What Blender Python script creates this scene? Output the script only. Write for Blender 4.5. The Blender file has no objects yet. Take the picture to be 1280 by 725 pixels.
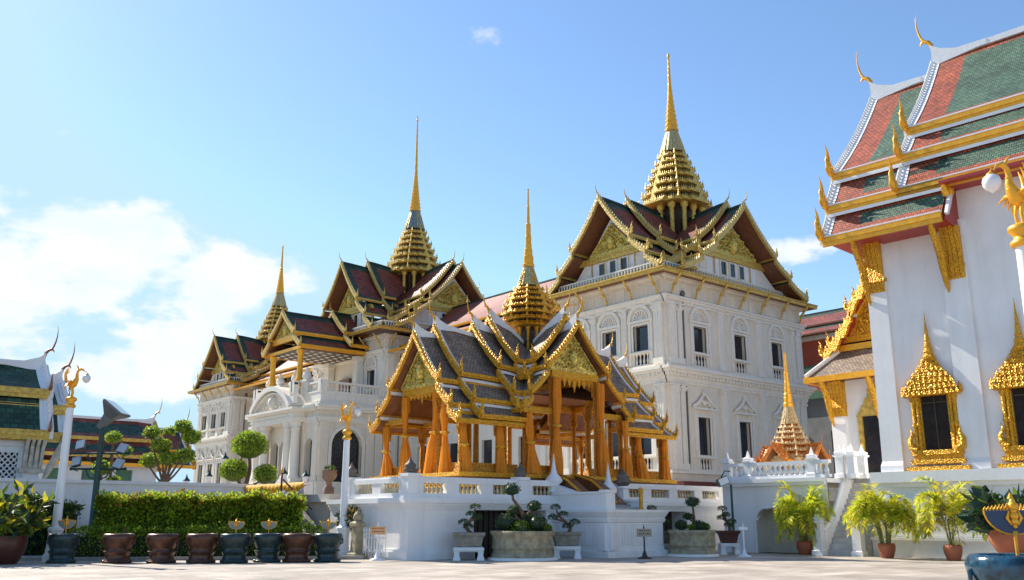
import bpy, math, random
from mathutils import Vector, Matrix
random.seed(7)
R = math.radians
S = bpy.context.scene
COL = S.collection

# ------------------------------------------------------------------ camera, sky, sun, exposure
cam = bpy.data.cameras.new('camera'); cam.lens = 32.175; cam.sensor_width = 36; cam.clip_end = 3000
co = bpy.data.objects.new('camera', cam); COL.objects.link(co)
co.location = (0, 0, 1.6); co.rotation_euler = (R(90 + 14.03), 0, R(49.7 - 90))
S.camera = co
SUN_EL, SUN_AZ = 41, 10            # azimuth: degrees from +Y towards -X
sd = Vector((-math.sin(R(SUN_AZ)) * math.cos(R(SUN_EL)), math.cos(R(SUN_AZ)) * math.cos(R(SUN_EL)), math.sin(R(SUN_EL))))
sl = bpy.data.lights.new('sun', 'SUN'); sl.energy = 4.6; sl.angle = R(.5); sl.color = (1, .93, .82)
so = bpy.data.objects.new('sun', sl); COL.objects.link(so)
so.rotation_euler = sd.to_track_quat('Z', 'Y').to_euler()
W = bpy.data.worlds.new('World'); S.world = W; W.use_nodes = True
S.view_settings.view_transform = 'Standard'; S.view_settings.look = 'None'
S.view_settings.exposure = .82; S.view_settings.gamma = 1


def world():
    nt = W.node_tree; N = nt.nodes; L = nt.links
    bg = N['Background']; bg.inputs['Strength'].default_value = .12
    sky = N.new('ShaderNodeTexSky'); sky.sky_type = 'NISHITA'; sky.sun_disc = False
    sky.sun_elevation = R(SUN_EL); sky.sun_rotation = R(-SUN_AZ)
    sky.air_density = 1.0; sky.dust_density = .25; sky.ozone_density = 2.2; sky.altitude = 0
    tc = N.new('ShaderNodeTexCoord')

    def m(op, a, b=None, c=None):
        n = N.new('ShaderNodeMath'); n.operation = op
        for i, x in enumerate((a, b, c)):
            if x is None: continue
            if isinstance(x, (int, float)): n.inputs[i].default_value = x
            else: L.new(x, n.inputs[i])
        return n.outputs[0]
    mp = N.new('ShaderNodeMapping'); mp.inputs['Scale'].default_value = (1, 1, 1.9)
    L.new(tc.outputs['Generated'], mp.inputs[0])
    nz = N.new('ShaderNodeTexNoise'); nz.inputs['Scale'].default_value = 9; nz.inputs['Detail'].default_value = 9
    nz.inputs['Roughness'].default_value = .58; nz.inputs['Distortion'].default_value = .15
    L.new(mp.outputs[0], nz.inputs['Vector'])
    n2 = N.new('ShaderNodeTexNoise'); n2.inputs['Scale'].default_value = 12; n2.inputs['Detail'].default_value = 4
    L.new(mp.outputs[0], n2.inputs['Vector'])

    def blob(px, py, size):             # cloud bank around a compass direction (heading from camera axis, elevation)
        h = R(49.7) - math.atan((px - 640) / 1179.); e = math.atan((648 - py) / 1179.)
        d = N.new('ShaderNodeVectorMath'); d.operation = 'DISTANCE'
        mm = N.new('ShaderNodeMapping'); mm.inputs['Scale'].default_value = (1, 1, 2.4)
        L.new(tc.outputs['Generated'], mm.inputs[0]); L.new(mm.outputs[0], d.inputs[0])
        d.inputs[1].default_value = (math.cos(h) * math.cos(e), math.sin(h) * math.cos(e), math.sin(e) * 2.4)
        return m('SUBTRACT', 1, m('DIVIDE', d.outputs['Value'], size))
    b = m('MAXIMUM', blob(115, 345, .19), blob(255, 352, .17))
    b = m('MAXIMUM', b, m('SUBTRACT', blob(30, 385, .33), .14))
    b = m('MAXIMUM', b, m('SUBTRACT', blob(200, 450, .26), .16))
    b = m('MAXIMUM', b, m('SUBTRACT', blob(1022, 318, .09), .18))
    b = m('MAXIMUM', b, m('SUBTRACT', blob(600, -5, .2), .74))
    b = m('MAXIMUM', b, m('SUBTRACT', blob(-300, 420, 1.2), .54))
    b = m('MAXIMUM', b, -.2)
    f = m('ADD', m('MULTIPLY', nz.outputs['Fac'], 1.35), m('MULTIPLY', b, .62))
    mr = N.new('ShaderNodeMapRange'); mr.interpolation_type = 'SMOOTHSTEP'
    mr.inputs['From Min'].default_value = .875; mr.inputs['From Max'].default_value = 1.07
    L.new(f, mr.inputs['Value'])
    mx = N.new('ShaderNodeMix'); mx.data_type = 'RGBA'
    L.new(m('MULTIPLY', mr.outputs[0], m('MINIMUM', m('ADD', m('MULTIPLY', n2.outputs['Fac'], 1.1), .28), .95)), mx.inputs['Factor'])
    hs = N.new('ShaderNodeHueSaturation'); hs.inputs['Saturation'].default_value = 1.08
    L.new(sky.outputs[0], hs.inputs['Color'])
    dk = N.new('ShaderNodeMix'); dk.data_type = 'RGBA'; dk.blend_type = 'DARKEN'; dk.inputs['Factor'].default_value = 1; dk.inputs[7].default_value = (2.75, 4.05, 5.3, 1)
    L.new(hs.outputs[0], dk.inputs[6]); L.new(dk.outputs[2], mx.inputs[6]); mx.inputs[7].default_value = (5.0, 5.05, 5.1, 1)
    L.new(mx.outputs[2], bg.inputs['Color'])


world()

# ------------------------------------------------------------------ materials
MT = {}


def mat(name, col, rough=.6, metal=0, var=.12, vscale=3., bump=.0, bscale=20., col2=None, dirt=0., spec=.5, transl=0, tex='noise'):
    if name in MT: return MT[name]
    m = bpy.data.materials.new(name); m.use_nodes = True; nt = m.node_tree; N = nt.nodes; L = nt.links
    P = N['Principled BSDF']; P.inputs['Roughness'].default_value = rough; P.inputs['Metallic'].default_value = metal
    P.inputs['Specular IOR Level'].default_value = spec
    tc = N.new('ShaderNodeTexCoord')
    nz = N.new('ShaderNodeTexNoise'); nz.inputs['Scale'].default_value = vscale; nz.inputs['Detail'].default_value = 6
    nz.inputs['Roughness'].default_value = .6
    L.new(tc.outputs['Object'], nz.inputs['Vector'])
    rp = N.new('ShaderNodeValToRGB'); rp.color_ramp.elements[0].position = .3; rp.color_ramp.elements[1].position = .7
    a = [max(0, c * (1 - var)) for c in col]; b = [min(1, c * (1 + var)) for c in (col2 or col)]
    rp.color_ramp.elements[0].color = (*a, 1); rp.color_ramp.elements[1].color = (*b, 1)
    L.new(nz.outputs['Fac'], rp.inputs[0]); out = rp.outputs[0]
    if dirt:
        mp = N.new('ShaderNodeMapping'); mp.inputs['Scale'].default_value = (1.6, 1.6, .12)
        L.new(tc.outputs['Object'], mp.inputs[0])
        n2 = N.new('ShaderNodeTexNoise'); n2.inputs['Scale'].default_value = 1.3; n2.inputs['Detail'].default_value = 8; n2.inputs['Roughness'].default_value = .7
        L.new(mp.outputs[0], n2.inputs['Vector'])
        r2 = N.new('ShaderNodeMapRange'); r2.inputs['From Min'].default_value = .5; r2.inputs['From Max'].default_value = .75
        r2.inputs['To Max'].default_value = dirt; L.new(n2.outputs['Fac'], r2.inputs['Value'])
        mx = N.new('ShaderNodeMix'); mx.data_type = 'RGBA'; mx.inputs[7].default_value = (.25, .22, .17, 1)
        L.new(r2.outputs[0], mx.inputs['Factor']); L.new(out, mx.inputs[6]); out = mx.outputs[2]
    L.new(out, P.inputs['Base Color'])
    if bump:
        if tex == 'voronoi':
            bn = N.new('ShaderNodeTexVoronoi'); bn.inputs['Scale'].default_value = bscale; o = bn.outputs['Distance']
        else:
            bn = N.new('ShaderNodeTexNoise'); bn.inputs['Scale'].default_value = bscale; bn.inputs['Detail'].default_value = 4; o = bn.outputs['Fac']
        L.new(tc.outputs['Object'], bn.inputs['Vector'])
        bp = N.new('ShaderNodeBump'); bp.inputs['Strength'].default_value = bump; bp.inputs['Distance'].default_value = .05
        L.new(o, bp.inputs['Height']); L.new(bp.outputs[0], P.inputs['Normal'])
    if transl:
        tr = N.new('ShaderNodeBsdfTranslucent'); L.new(out, tr.inputs[0])
        ms = N.new('ShaderNodeMixShader'); ms.inputs[0].default_value = transl
        L.new(P.outputs[0], ms.inputs[1]); L.new(tr.outputs[0], ms.inputs[2])
        L.new(ms.outputs[0], N['Material Output'].inputs['Surface'])
    MT[name] = m; return m


def tile(name, col, w=.3, h=.24, var=.36):
    if name in MT: return MT[name]
    m = bpy.data.materials.new(name); m.use_nodes = True; nt = m.node_tree; N = nt.nodes; L = nt.links
    P = N['Principled BSDF']; P.inputs['Roughness'].default_value = .55
    uv = N.new('ShaderNodeUVMap'); br = N.new('ShaderNodeTexBrick')
    br.inputs['Scale'].default_value = 1; br.inputs['Brick Width'].default_value = w; br.inputs['Row Height'].default_value = h
    br.inputs['Mortar Size'].default_value = .026; br.inputs['Mortar Smooth'].default_value = .4; br.inputs['Bias'].default_value = 0
    br.inputs['Color1'].default_value = (*[c * (1 - var) for c in col], 1); br.inputs['Color2'].default_value = (*[min(1, c * (1 + var)) for c in col], 1)
    br.inputs['Mortar'].default_value = (*[c * .35 for c in col], 1)
    L.new(uv.outputs[0], br.inputs['Vector'])
    nz = N.new('ShaderNodeTexNoise'); nz.inputs['Scale'].default_value = .7; nz.inputs['Detail'].default_value = 7
    L.new(uv.outputs[0], nz.inputs['Vector'])
    mr = N.new('ShaderNodeMapRange'); mr.inputs['From Min'].default_value = .3; mr.inputs['From Max'].default_value = .75
    mr.inputs['To Min'].default_value = .7; mr.inputs['To Max'].default_value = 1.3; L.new(nz.outputs['Fac'], mr.inputs['Value'])
    mx = N.new('ShaderNodeVectorMath'); mx.operation = 'SCALE'; L.new(br.outputs['Color'], mx.inputs[0]); L.new(mr.outputs[0], mx.inputs['Scale'])
    L.new(mx.outputs[0], P.inputs['Base Color'])
    bp = N.new('ShaderNodeBump'); bp.inputs['Strength'].default_value = .6; bp.inputs['Distance'].default_value = .04; bp.invert = True
    L.new(br.outputs['Fac'], bp.inputs['Height']); L.new(bp.outputs[0], P.inputs['Normal'])
    MT[name] = m; return m


white = mat('white_paint', (.82, .81, .79), .55, var=.03, dirt=.16, bump=.08, bscale=6)
cleanwhite = mat('clean_white_paint', (.82, .82, .81), .55, var=.05, vscale=.8, dirt=.15, bump=.08, bscale=5)
stone = mat('painted_stone', (.77, .69, .56), .7, var=.06, vscale=1.2, dirt=.25, bump=.12, bscale=9)
trim = mat('pale_stone_trim', (.81, .755, .65), .65, var=.05, dirt=.2, bump=.1, bscale=9)
gold = mat('gilding', (.86, .36, .018), .36, metal=.35, var=.5, vscale=11, bump=.8, bscale=16, tex='voronoi')
goldp = mat('plain_gold', (.85, .41, .028), .36, metal=.35, var=.15, vscale=4, bump=.12, bscale=10)
dgold = mat('weathered_gold', (.62, .41, .08), .42, metal=.3, var=.38, vscale=5, bump=.5, bscale=9, tex='voronoi')
carve = mat('carved_gold_relief', (.70, .46, .10), .38, metal=.3, var=.7, vscale=8, bump=1.0, bscale=5, tex='voronoi')
palebarge = mat('mosaic_bargeboard', (.58, .40, .11), .45, metal=.2, var=.35, vscale=9, bump=.6, bscale=7, tex='voronoi')
redpaint = mat('red_lacquer', (.36, .035, .03), .45, var=.15)
brownsoffit = mat('red_brown_soffit', (.19, .075, .035), .6, var=.25)
glass = mat('dark_window_glass', (.015, .02, .028), .12, var=.3, spec=.6)
wood_gap_dark = mat('timber_and_gap_shade', (.05, .028, .018), .5, var=.35, vscale=6)  # timber; also colours the gaps between crown tiers dark, in place of shade
brownwood = mat('brown_lacquered_wood', (.17, .07, .028), .4, var=.3, vscale=5, bump=.1)
t_red = tile('red_roof_tile', (.26, .055, .028)); t_green = tile('green_roof_tile', (.02, .065, .042))
t_hgreen = tile('dull_green_tile', (.075, .145, .088), .2, .16, .35); t_hred = tile('orange_red_tile', (.40, .085, .033), .2, .16, .35)
t_grey = tile('grey_glazed_tile', (.30, .215, .15), .2, .15, .35)
t_pink = tile('pale_red_tile', (.33, .085, .06), .3, .22, .12); t_dgreen = tile('deep_green_tile', (.022, .075, .042), .34, .3, .5)  # paler, pinker red tile for the linking wings
ridgew = mat('white_ridge_mortar', (.74, .74, .72), .6, var=.08, dirt=.3)
bluegrey = mat('blue_grey_mosaic', (.20, .27, .28), .35, var=.35, vscale=12, bump=.4, bscale=9, tex='voronoi')
orange = mat('orange_silk', (1.0, .38, .012), .55, var=.12, vscale=2, transl=.45, bump=.15, bscale=14)
yellow = mat('yellow_cloth', (.85, .48, .03), .7, var=.08, transl=.3)
palecloth = mat('pale_lilac_cloth', (.62, .56, .66), .7, var=.05, transl=.3)
bronze = mat('brown_bronze', (.105, .045, .025), .34, metal=.35, var=.45, vscale=4, bump=.12, bscale=10)
greenbronze = mat('dark_green_glaze', (.028, .05, .048), .3, metal=.2, var=.45, vscale=5, bump=.1, bscale=10)
greyslate = mat('grey_stone', (.27, .25, .20), .85, var=.3, vscale=5, bump=.4, bscale=12, dirt=.5)
mossy = mat('mossy_carved_stone', (.34, .29, .18), .85, var=.4, vscale=4, bump=.7, bscale=8, dirt=.6)
terracotta = mat('terracotta', (.36, .11, .05), .7, var=.2)
darkterra = mat('dark_brown_glaze', (.10, .03, .02), .35, var=.3)
blueglaze = mat('blue_glaze', (.012, .05, .085), .16, var=.8, vscale=9, spec=.6, bump=.08, bscale=25)
greenpaint = mat('dark_green_paint', (.008, .05, .036), .4, var=.15)
lampglass = mat('frosted_lamp_globe', (.78, .76, .78), .25, var=.05, spec=.6)
steelgrey = mat('grey_lamp_housing', (.13, .13, .125), .5, var=.15)
lens = mat('floodlight_glass', (.42, .47, .5), .15, var=.1)
bark = mat('bark', (.16, .10, .06), .9, var=.35, vscale=8, bump=.6, bscale=14)
leafd = mat('dark_leaf', (.13, .20, .02), .5, var=.45, vscale=1.5, transl=.5)
leafl = mat('bright_leaf', (.38, .50, .03), .5, var=.35, vscale=1.5, transl=.5)
leafy = mat('yellow_leaf', (.66, .56, .03), .5, var=.35, vscale=1.5, transl=.4)
leafo = mat('orange_leaf', (.50, .17, .03), .5, var=.3, vscale=2, transl=.3)
leafb = mat('bottle_green_leaf', (.02, .055, .025), .5, var=.4, vscale=2, transl=.15)
soil = mat('soil', (.07, .05, .035), .95, var=.3)
wallred = mat('orange_red_wall', (.48, .10, .06), .8, var=.1)
mgreen = mat('green_band_paint', (.10, .22, .14), .7, var=.1)
greywall = mat('grey_rendered_wall', (.26, .27, .27), .85, var=.2, vscale=1, dirt=.4)
kerbm = mat('kerb_stone', (.33, .31, .27), .85, var=.2, bump=.2)
chediorange = mat('orange_mosaic', (.55, .17, .025), .4, metal=.2, var=.4, vscale=10, bump=.6, bscale=9, tex='voronoi')
creamg = mat('cream_gilt_mosaic', (.62, .45, .22), .45, metal=.15, var=.35, vscale=10, bump=.5, bscale=9, tex='voronoi')


def paving_mat():
    m = bpy.data.materials.new('pale_stone_paving'); m.use_nodes = True; nt = m.node_tree; N = nt.nodes; L = nt.links
    P = N['Principled BSDF']; P.inputs['Roughness'].default_value = .75
    tc = N.new('ShaderNodeTexCoord')
    br = N.new('ShaderNodeTexBrick'); br.inputs['Scale'].default_value = 1; br.inputs['Brick Width'].default_value = 1.2; br.inputs['Row Height'].default_value = .8
    br.inputs['Mortar Size'].default_value = .02
    br.inputs['Color1'].default_value = (.38, .32, .26, 1); br.inputs['Color2'].default_value = (.58, .50, .42, 1); br.inputs['Mortar'].default_value = (.28, .24, .2, 1)
    L.new(tc.outputs['Object'], br.inputs['Vector'])
    nz = N.new('ShaderNodeTexNoise'); nz.inputs['Scale'].default_value = .35; nz.inputs['Detail'].default_value = 9; nz.inputs['Roughness'].default_value = .65
    L.new(tc.outputs['Object'], nz.inputs['Vector'])
    mr = N.new('ShaderNodeMapRange'); mr.inputs['From Min'].default_value = .3; mr.inputs['From Max'].default_value = .7
    mr.inputs['To Min'].default_value = .55; mr.inputs['To Max'].default_value = 1.12; L.new(nz.outputs['Fac'], mr.inputs['Value'])
    mx = N.new('ShaderNodeVectorMath'); mx.operation = 'SCALE'; L.new(br.outputs['Color'], mx.inputs[0]); L.new(mr.outputs[0], mx.inputs['Scale'])
    L.new(mx.outputs[0], P.inputs['Base Color'])
    bp = N.new('ShaderNodeBump'); bp.inputs['Strength'].default_value = .3; bp.inputs['Distance'].default_value = .02
    n3 = N.new('ShaderNodeTexNoise'); n3.inputs['Scale'].default_value = 9; L.new(tc.outputs['Object'], n3.inputs['Vector'])
    L.new(n3.outputs['Fac'], bp.inputs['Height']); L.new(bp.outputs[0], P.inputs['Normal'])
    return m


# ------------------------------------------------------------------ mesh kit
INV = {}


def thing(name, label, cat, loc=(0, 0, 0), rz=0, group=None):
    o = bpy.data.objects.new(name, None); COL.objects.link(o); o.empty_display_size = .3
    o.location = loc; o.rotation_euler = (0, 0, rz)
    o['label'] = label; o['category'] = cat
    if group: o['group'] = group
    INV[o.name] = (Matrix.Translation(loc) @ Matrix.Rotation(rz, 4, 'Z')).inverted()
    return o


def root_inv(p):
    while p.parent: p = p.parent
    return INV[p.name]


I4 = Matrix.Identity(4)


class MB:
    def __init__(s, M=None, local=False):
        s.v = []; s.f = []; s.m = []; s.uv = {}; s.sm = []; s.M = M.copy() if M else I4.copy(); s.local = local; s.marks = [(0, 0)]

    def cut(s):
        """what follows becomes a mesh object of its own with the same name"""
        if s.marks[-1][1] != len(s.f): s.marks.append((len(s.v), len(s.f)))

    def add(s, pts, faces, mi=0, uvs=None, smooth=False):
        b = len(s.v); M = s.M
        s.v += [M @ Vector(p) for p in pts]
        for i, f in enumerate(faces):
            if uvs: s.uv[len(s.f)] = uvs[i]
            s.f.append([b + k for k in f]); s.m.append(mi); s.sm.append(smooth)

    def box(s, x0, x1, y0, y1, z0, z1, mi=0):
        s.add([(x0, y0, z0), (x1, y0, z0), (x1, y1, z0), (x0, y1, z0), (x0, y0, z1), (x1, y0, z1), (x1, y1, z1), (x0, y1, z1)],
              [(0, 3, 2, 1), (4, 5, 6, 7), (0, 1, 5, 4), (1, 2, 6, 5), (2, 3, 7, 6), (3, 0, 4, 7)], mi)

    def slabz(s, x0, x1, y0, y1, prof, mi=0):
        """stack of rectangular courses: prof = [(z, grow)]"""
        rings = [[(x0 - g, y0 - g, z), (x1 + g, y0 - g, z), (x1 + g, y1 + g, z), (x0 - g, y1 + g, z)] for z, g in prof]
        s.loft(rings, mi)

    def loft(s, rings, mi=0, cap=True, smooth=False, closed=True):
        n = len(rings[0]); pts = [p for r in rings for p in r]; fs = []
        for i in range(len(rings) - 1):
            for k in range(n if closed else n - 1):
                a = i * n + k; b = i * n + (k + 1) % n
                fs.append((a, b, b + n, a + n))
        s.add(pts, fs, mi, smooth=smooth)
        if cap and closed:
            s.add(rings[0], [tuple(range(n))[::-1]], mi); s.add(rings[-1], [tuple(range(n))], mi)

    def lathe(s, prof, n=12, c=(0, 0, 0), mi=0, smooth=True, rot=0):
        rings = [[(c[0] + r * math.cos(rot + 2 * math.pi * k / n), c[1] + r * math.sin(rot + 2 * math.pi * k / n), c[2] + z) for k in range(n)] for r, z in prof]
        s.loft(rings, mi, smooth=smooth)

    def ext(s, poly, off, mi=0):
        """extrude a planar polygon (3d points) by off"""
        n = len(poly); o = Vector(off)
        pts = [Vector(p) for p in poly] + [Vector(p) + o for p in poly]
        s.add(pts, [tuple(range(n))[::-1], tuple(range(n, 2 * n))] + [(i, (i + 1) % n, n + (i + 1) % n, n + i) for i in range(n)], mi)

    def tube(s, pts, rad, n=8, mi=0, smooth=True, flat=1.):
        pts = [Vector(p) for p in pts]; rings = []
        up = None
        for i, p in enumerate(pts):
            d = (pts[min(i + 1, len(pts) - 1)] - pts[max(i - 1, 0)]).normalized()
            if up is None:
                up = Vector((0, 0, 1)) if abs(d.z) < .9 else Vector((0, 1, 0))
            a = d.cross(up)
            if a.length < 1e-4: a = d.cross(Vector((1, .1, 0)))
            a.normalize(); b = a.cross(d).normalized(); up = b
            r = rad[i] if isinstance(rad, (list, tuple)) else rad
            rings.append([p + a * r * flat * math.cos(2 * math.pi * k / n) + b * r * math.sin(2 * math.pi * k / n) for k in range(n)])
        s.loft(rings, mi, smooth=smooth)

    def ball(s, c, r, n=12, mi=0, sq=1., smooth=True):
        m = max(6, n // 2)
        rings = [[(c[0] + r * math.sin(math.pi * (j + .02) / (m + .04)) * math.cos(2 * math.pi * k / n), c[1] + r * math.sin(math.pi * (j + .02) / (m + .04)) * math.sin(2 * math.pi * k / n),
                   c[2] - r * sq * math.cos(math.pi * (j + .02) / (m + .04))) for k in range(n)] for j in range(m + 1)]
        s.loft(rings, mi, smooth=smooth)

    def spike(s, c, w, d, h, lean=(0, 0), mi=0):
        x, y, z = c
        s.add([(x - w, y - d, z), (x + w, y - d, z), (x + w, y + d, z), (x - w, y + d, z), (x + lean[0], y + lean[1], z + h)],
              [(0, 1, 4), (1, 2, 4), (2, 3, 4), (3, 0, 4), (3, 2, 1, 0)], mi)

    def build(s, name, mats, parent=None, label=None):
        if len(s.marks) > 1:
            mk = s.marks + [(len(s.v), len(s.f))]; first = None
            for (v0, f0), (v1, f1) in zip(mk, mk[1:]):
                if f1 == f0: continue
                t = MB(local=s.local); t.v = s.v[v0:v1]; t.f = [[i - v0 for i in f] for f in s.f[f0:f1]]; t.m = s.m[f0:f1]; t.sm = s.sm[f0:f1]
                t.uv = {i - f0: u for i, u in s.uv.items() if f0 <= i < f1}
                o = t.build(name, mats, parent, label); first = first or o
            return first
        me = bpy.data.meshes.new(name)
        inv = I4 if (s.local or parent is None) else root_inv(parent)
        me.from_pydata([inv @ p for p in s.v], [], s.f)
        if not isinstance(mats, (list, tuple)): mats = [mats]
        for m in mats: me.materials.append(m)
        for i, p in enumerate(me.polygons):
            p.material_index = s.m[i]; p.use_smooth = s.sm[i]
        if s.uv:
            ul = me.uv_layers.new(name='UVMap')
            for i, p in enumerate(me.polygons):
                u = s.uv.get(i)
                if u:
                    for k, li in enumerate(p.loop_indices): ul.data[li].uv = u[k]
        me.update()
        o = bpy.data.objects.new(name, me); COL.objects.link(o)
        if parent: o.parent = parent
        if label: o['label'] = label
        return o


def tag(o, label, cat, group=None):
    o['label'] = label; o['category'] = cat
    if group: o['group'] = group
    return o


def struct(name, mb, m):
    o = mb.build(name, m); o['kind'] = 'structure'; return o


def TR(x, y, z, deg=0):
    return Matrix.Translation((x, y, z)) @ Matrix.Rotation(R(deg), 4, 'Z')


def wallframe(face, a, b):
    """frame of a facade: local x runs to the right seen from outside, local y points inward"""
    if face == '-u': return Matrix(((0, 1, 0, a), (-1, 0, 0, b), (0, 0, 1, 0), (0, 0, 0, 1)))    # a = u of the face, b = v of its left end
    return Matrix(((1, 0, 0, b), (0, 1, 0, a), (0, 0, 1, 0), (0, 0, 0, 1)))                       # '-v': a = v of the face, b = u of its left end


def wallgrid(mb, x0, x1, z0, z1, holes, t=.5, mi=0):
    xs = sorted({x0, x1, *[h[0] for h in holes], *[h[1] for h in holes]}); zs = sorted({z0, z1, *[h[2] for h in holes], *[h[3] for h in holes]})
    for i in range(len(xs) - 1):
        for j in range(len(zs) - 1):
            cx = (xs[i] + xs[i + 1]) / 2; cz = (zs[j] + zs[j + 1]) / 2
            if any(h[0] < cx < h[1] and h[2] < cz < h[3] for h in holes): continue
            mb.add([(xs[i], 0, zs[j]), (xs[i + 1], 0, zs[j]), (xs[i + 1], 0, zs[j + 1]), (xs[i], 0, zs[j + 1])], [(0, 1, 2, 3)], mi)
    for a, b, c, d in holes:
        mb.add([(a, 0, c), (b, 0, c), (b, 0, d), (a, 0, d), (a, t, c), (b, t, c), (b, t, d), (a, t, d)],
               [(0, 4, 5, 1), (1, 5, 6, 2), (2, 6, 7, 3), (3, 7, 4, 0)], mi)


def arch_fill(mb, x0, x1, zs, zt, y0, y1, mi=0, n=12):
    """wall above an arch: fills the rectangle x0..x1, zs..zt minus the half circle springing at zs"""
    c = (x0 + x1) / 2; r = (x1 - x0) / 2
    A = [(c - r * math.cos(math.pi * k / n), zs + r * math.sin(math.pi * k / n)) for k in range(n + 1)]
    for k in range(n):
        (a, za), (b, zb) = A[k], A[k + 1]
        mb.ext([(a, y0, za), (b, y0, zb), (b, y0, zt), (a, y0, zt)], (0, y1 - y0, 0), mi)


def arch_band(mb, c, zs, r, w, y0, y1, mi=0, n=14, a0=0, a1=180):
    for k in range(n):
        p = [R(a0 + (a1 - a0) * (k + q) / n) for q in (0, 1)]
        pts = [(c - rr * math.cos(a), y0, zs + rr * math.sin(a)) for rr, a in ((r, p[0]), (r, p[1]), (r + w, p[1]), (r + w, p[0]))]
        mb.ext(pts, (0, y1 - y0, 0), mi)


BAL = [(.5, 0), (.5, .08), (.3, .12), (.42, .2), (.5, .34), (.36, .52), (.22, .68), (.24, .84), (.42, .9), (.5, 1)]


def balusters(mb, x0, x1, y, z0, z1, step, mi=0, n=8, w=.55):
    k = max(1, int((x1 - x0) / step)); st = (x1 - x0) / k
    for i in range(k):
        mb.lathe([(r * step * w, q * (z1 - z0)) for r, q in BAL], n, (x0 + st * (i + .5), y, z0), mi)


# ------------------------------------------------------------------ thai roofs
def prof(y0, z0, y1, z1, k=.28, n=6):
    return [(y0 + (y1 - y0) * t, z0 - (z0 - z1) * (t + k * t * (1 - t))) for t in [i / n for i in range(n + 1)]]


def chofa(mb, x, z, s, mi=0, thin=1.):
    pts = [(x - .05 * s, 0, z - .1 * s), (x + .02 * s, 0, z + .28 * s), (x + .16 * s, 0, z + .5 * s), (x + .38 * s, 0, z + .62 * s), (x + .5 * s, 0, z + .85 * s),
           (x + .6 * s, 0, z + 1.2 * s), (x + .66 * s, 0, z + 1.6 * s), (x + .66 * s, 0, z + 2.05 * s), (x + .62 * s, 0, z + 2.4 * s)]
    mb.tube(pts, [r * s * thin for r in (.13, .15, .16, .14, .09, .075, .055, .03, .006)], 7, mi, flat=.7)
    mb.tube([(x + .34 * s, 0, z + .62 * s), (x + .5 * s, 0, z + .56 * s), (x + .6 * s, 0, z + .42 * s)], [.1 * s * thin, .06 * s * thin, .01], 6, mi)


def hanghong(mb, x, y, z, sy, s, mi=0):
    """upswept naga finial at the foot of a bargeboard, with flame shaped crests"""
    mb.tube([(x, y, z - .05 * s), (x, y + sy * .28 * s, z - .03 * s), (x, y + sy * .5 * s, z + .14 * s), (x, y + sy * .5 * s, z + .42 * s), (x, y + sy * .38 * s, z + .66 * s), (x, y + sy * .44 * s, z + .98 * s), (x, y + sy * .6 * s, z + 1.3 * s)],
            [.11 * s, .14 * s, .14 * s, .1 * s, .075 * s, .055 * s, .008], 7, mi)
    for k, (dy, dz, h) in enumerate(((.18, .06, .62), (.33, .16, .95), (.02, .04, .42), (.52, .3, .6))):
        mb.tube([(x, y + sy * dy * s, z + dz * s), (x, y + sy * (dy + .09) * s, z + (dz + h * .45) * s), (x, y + sy * (dy + .0) * s, z + (dz + h * .75) * s), (x, y + sy * (dy + .1) * s, z + (dz + h) * s)], [.08 * s, .065 * s, .035 * s, .006], 6, mi)


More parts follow.
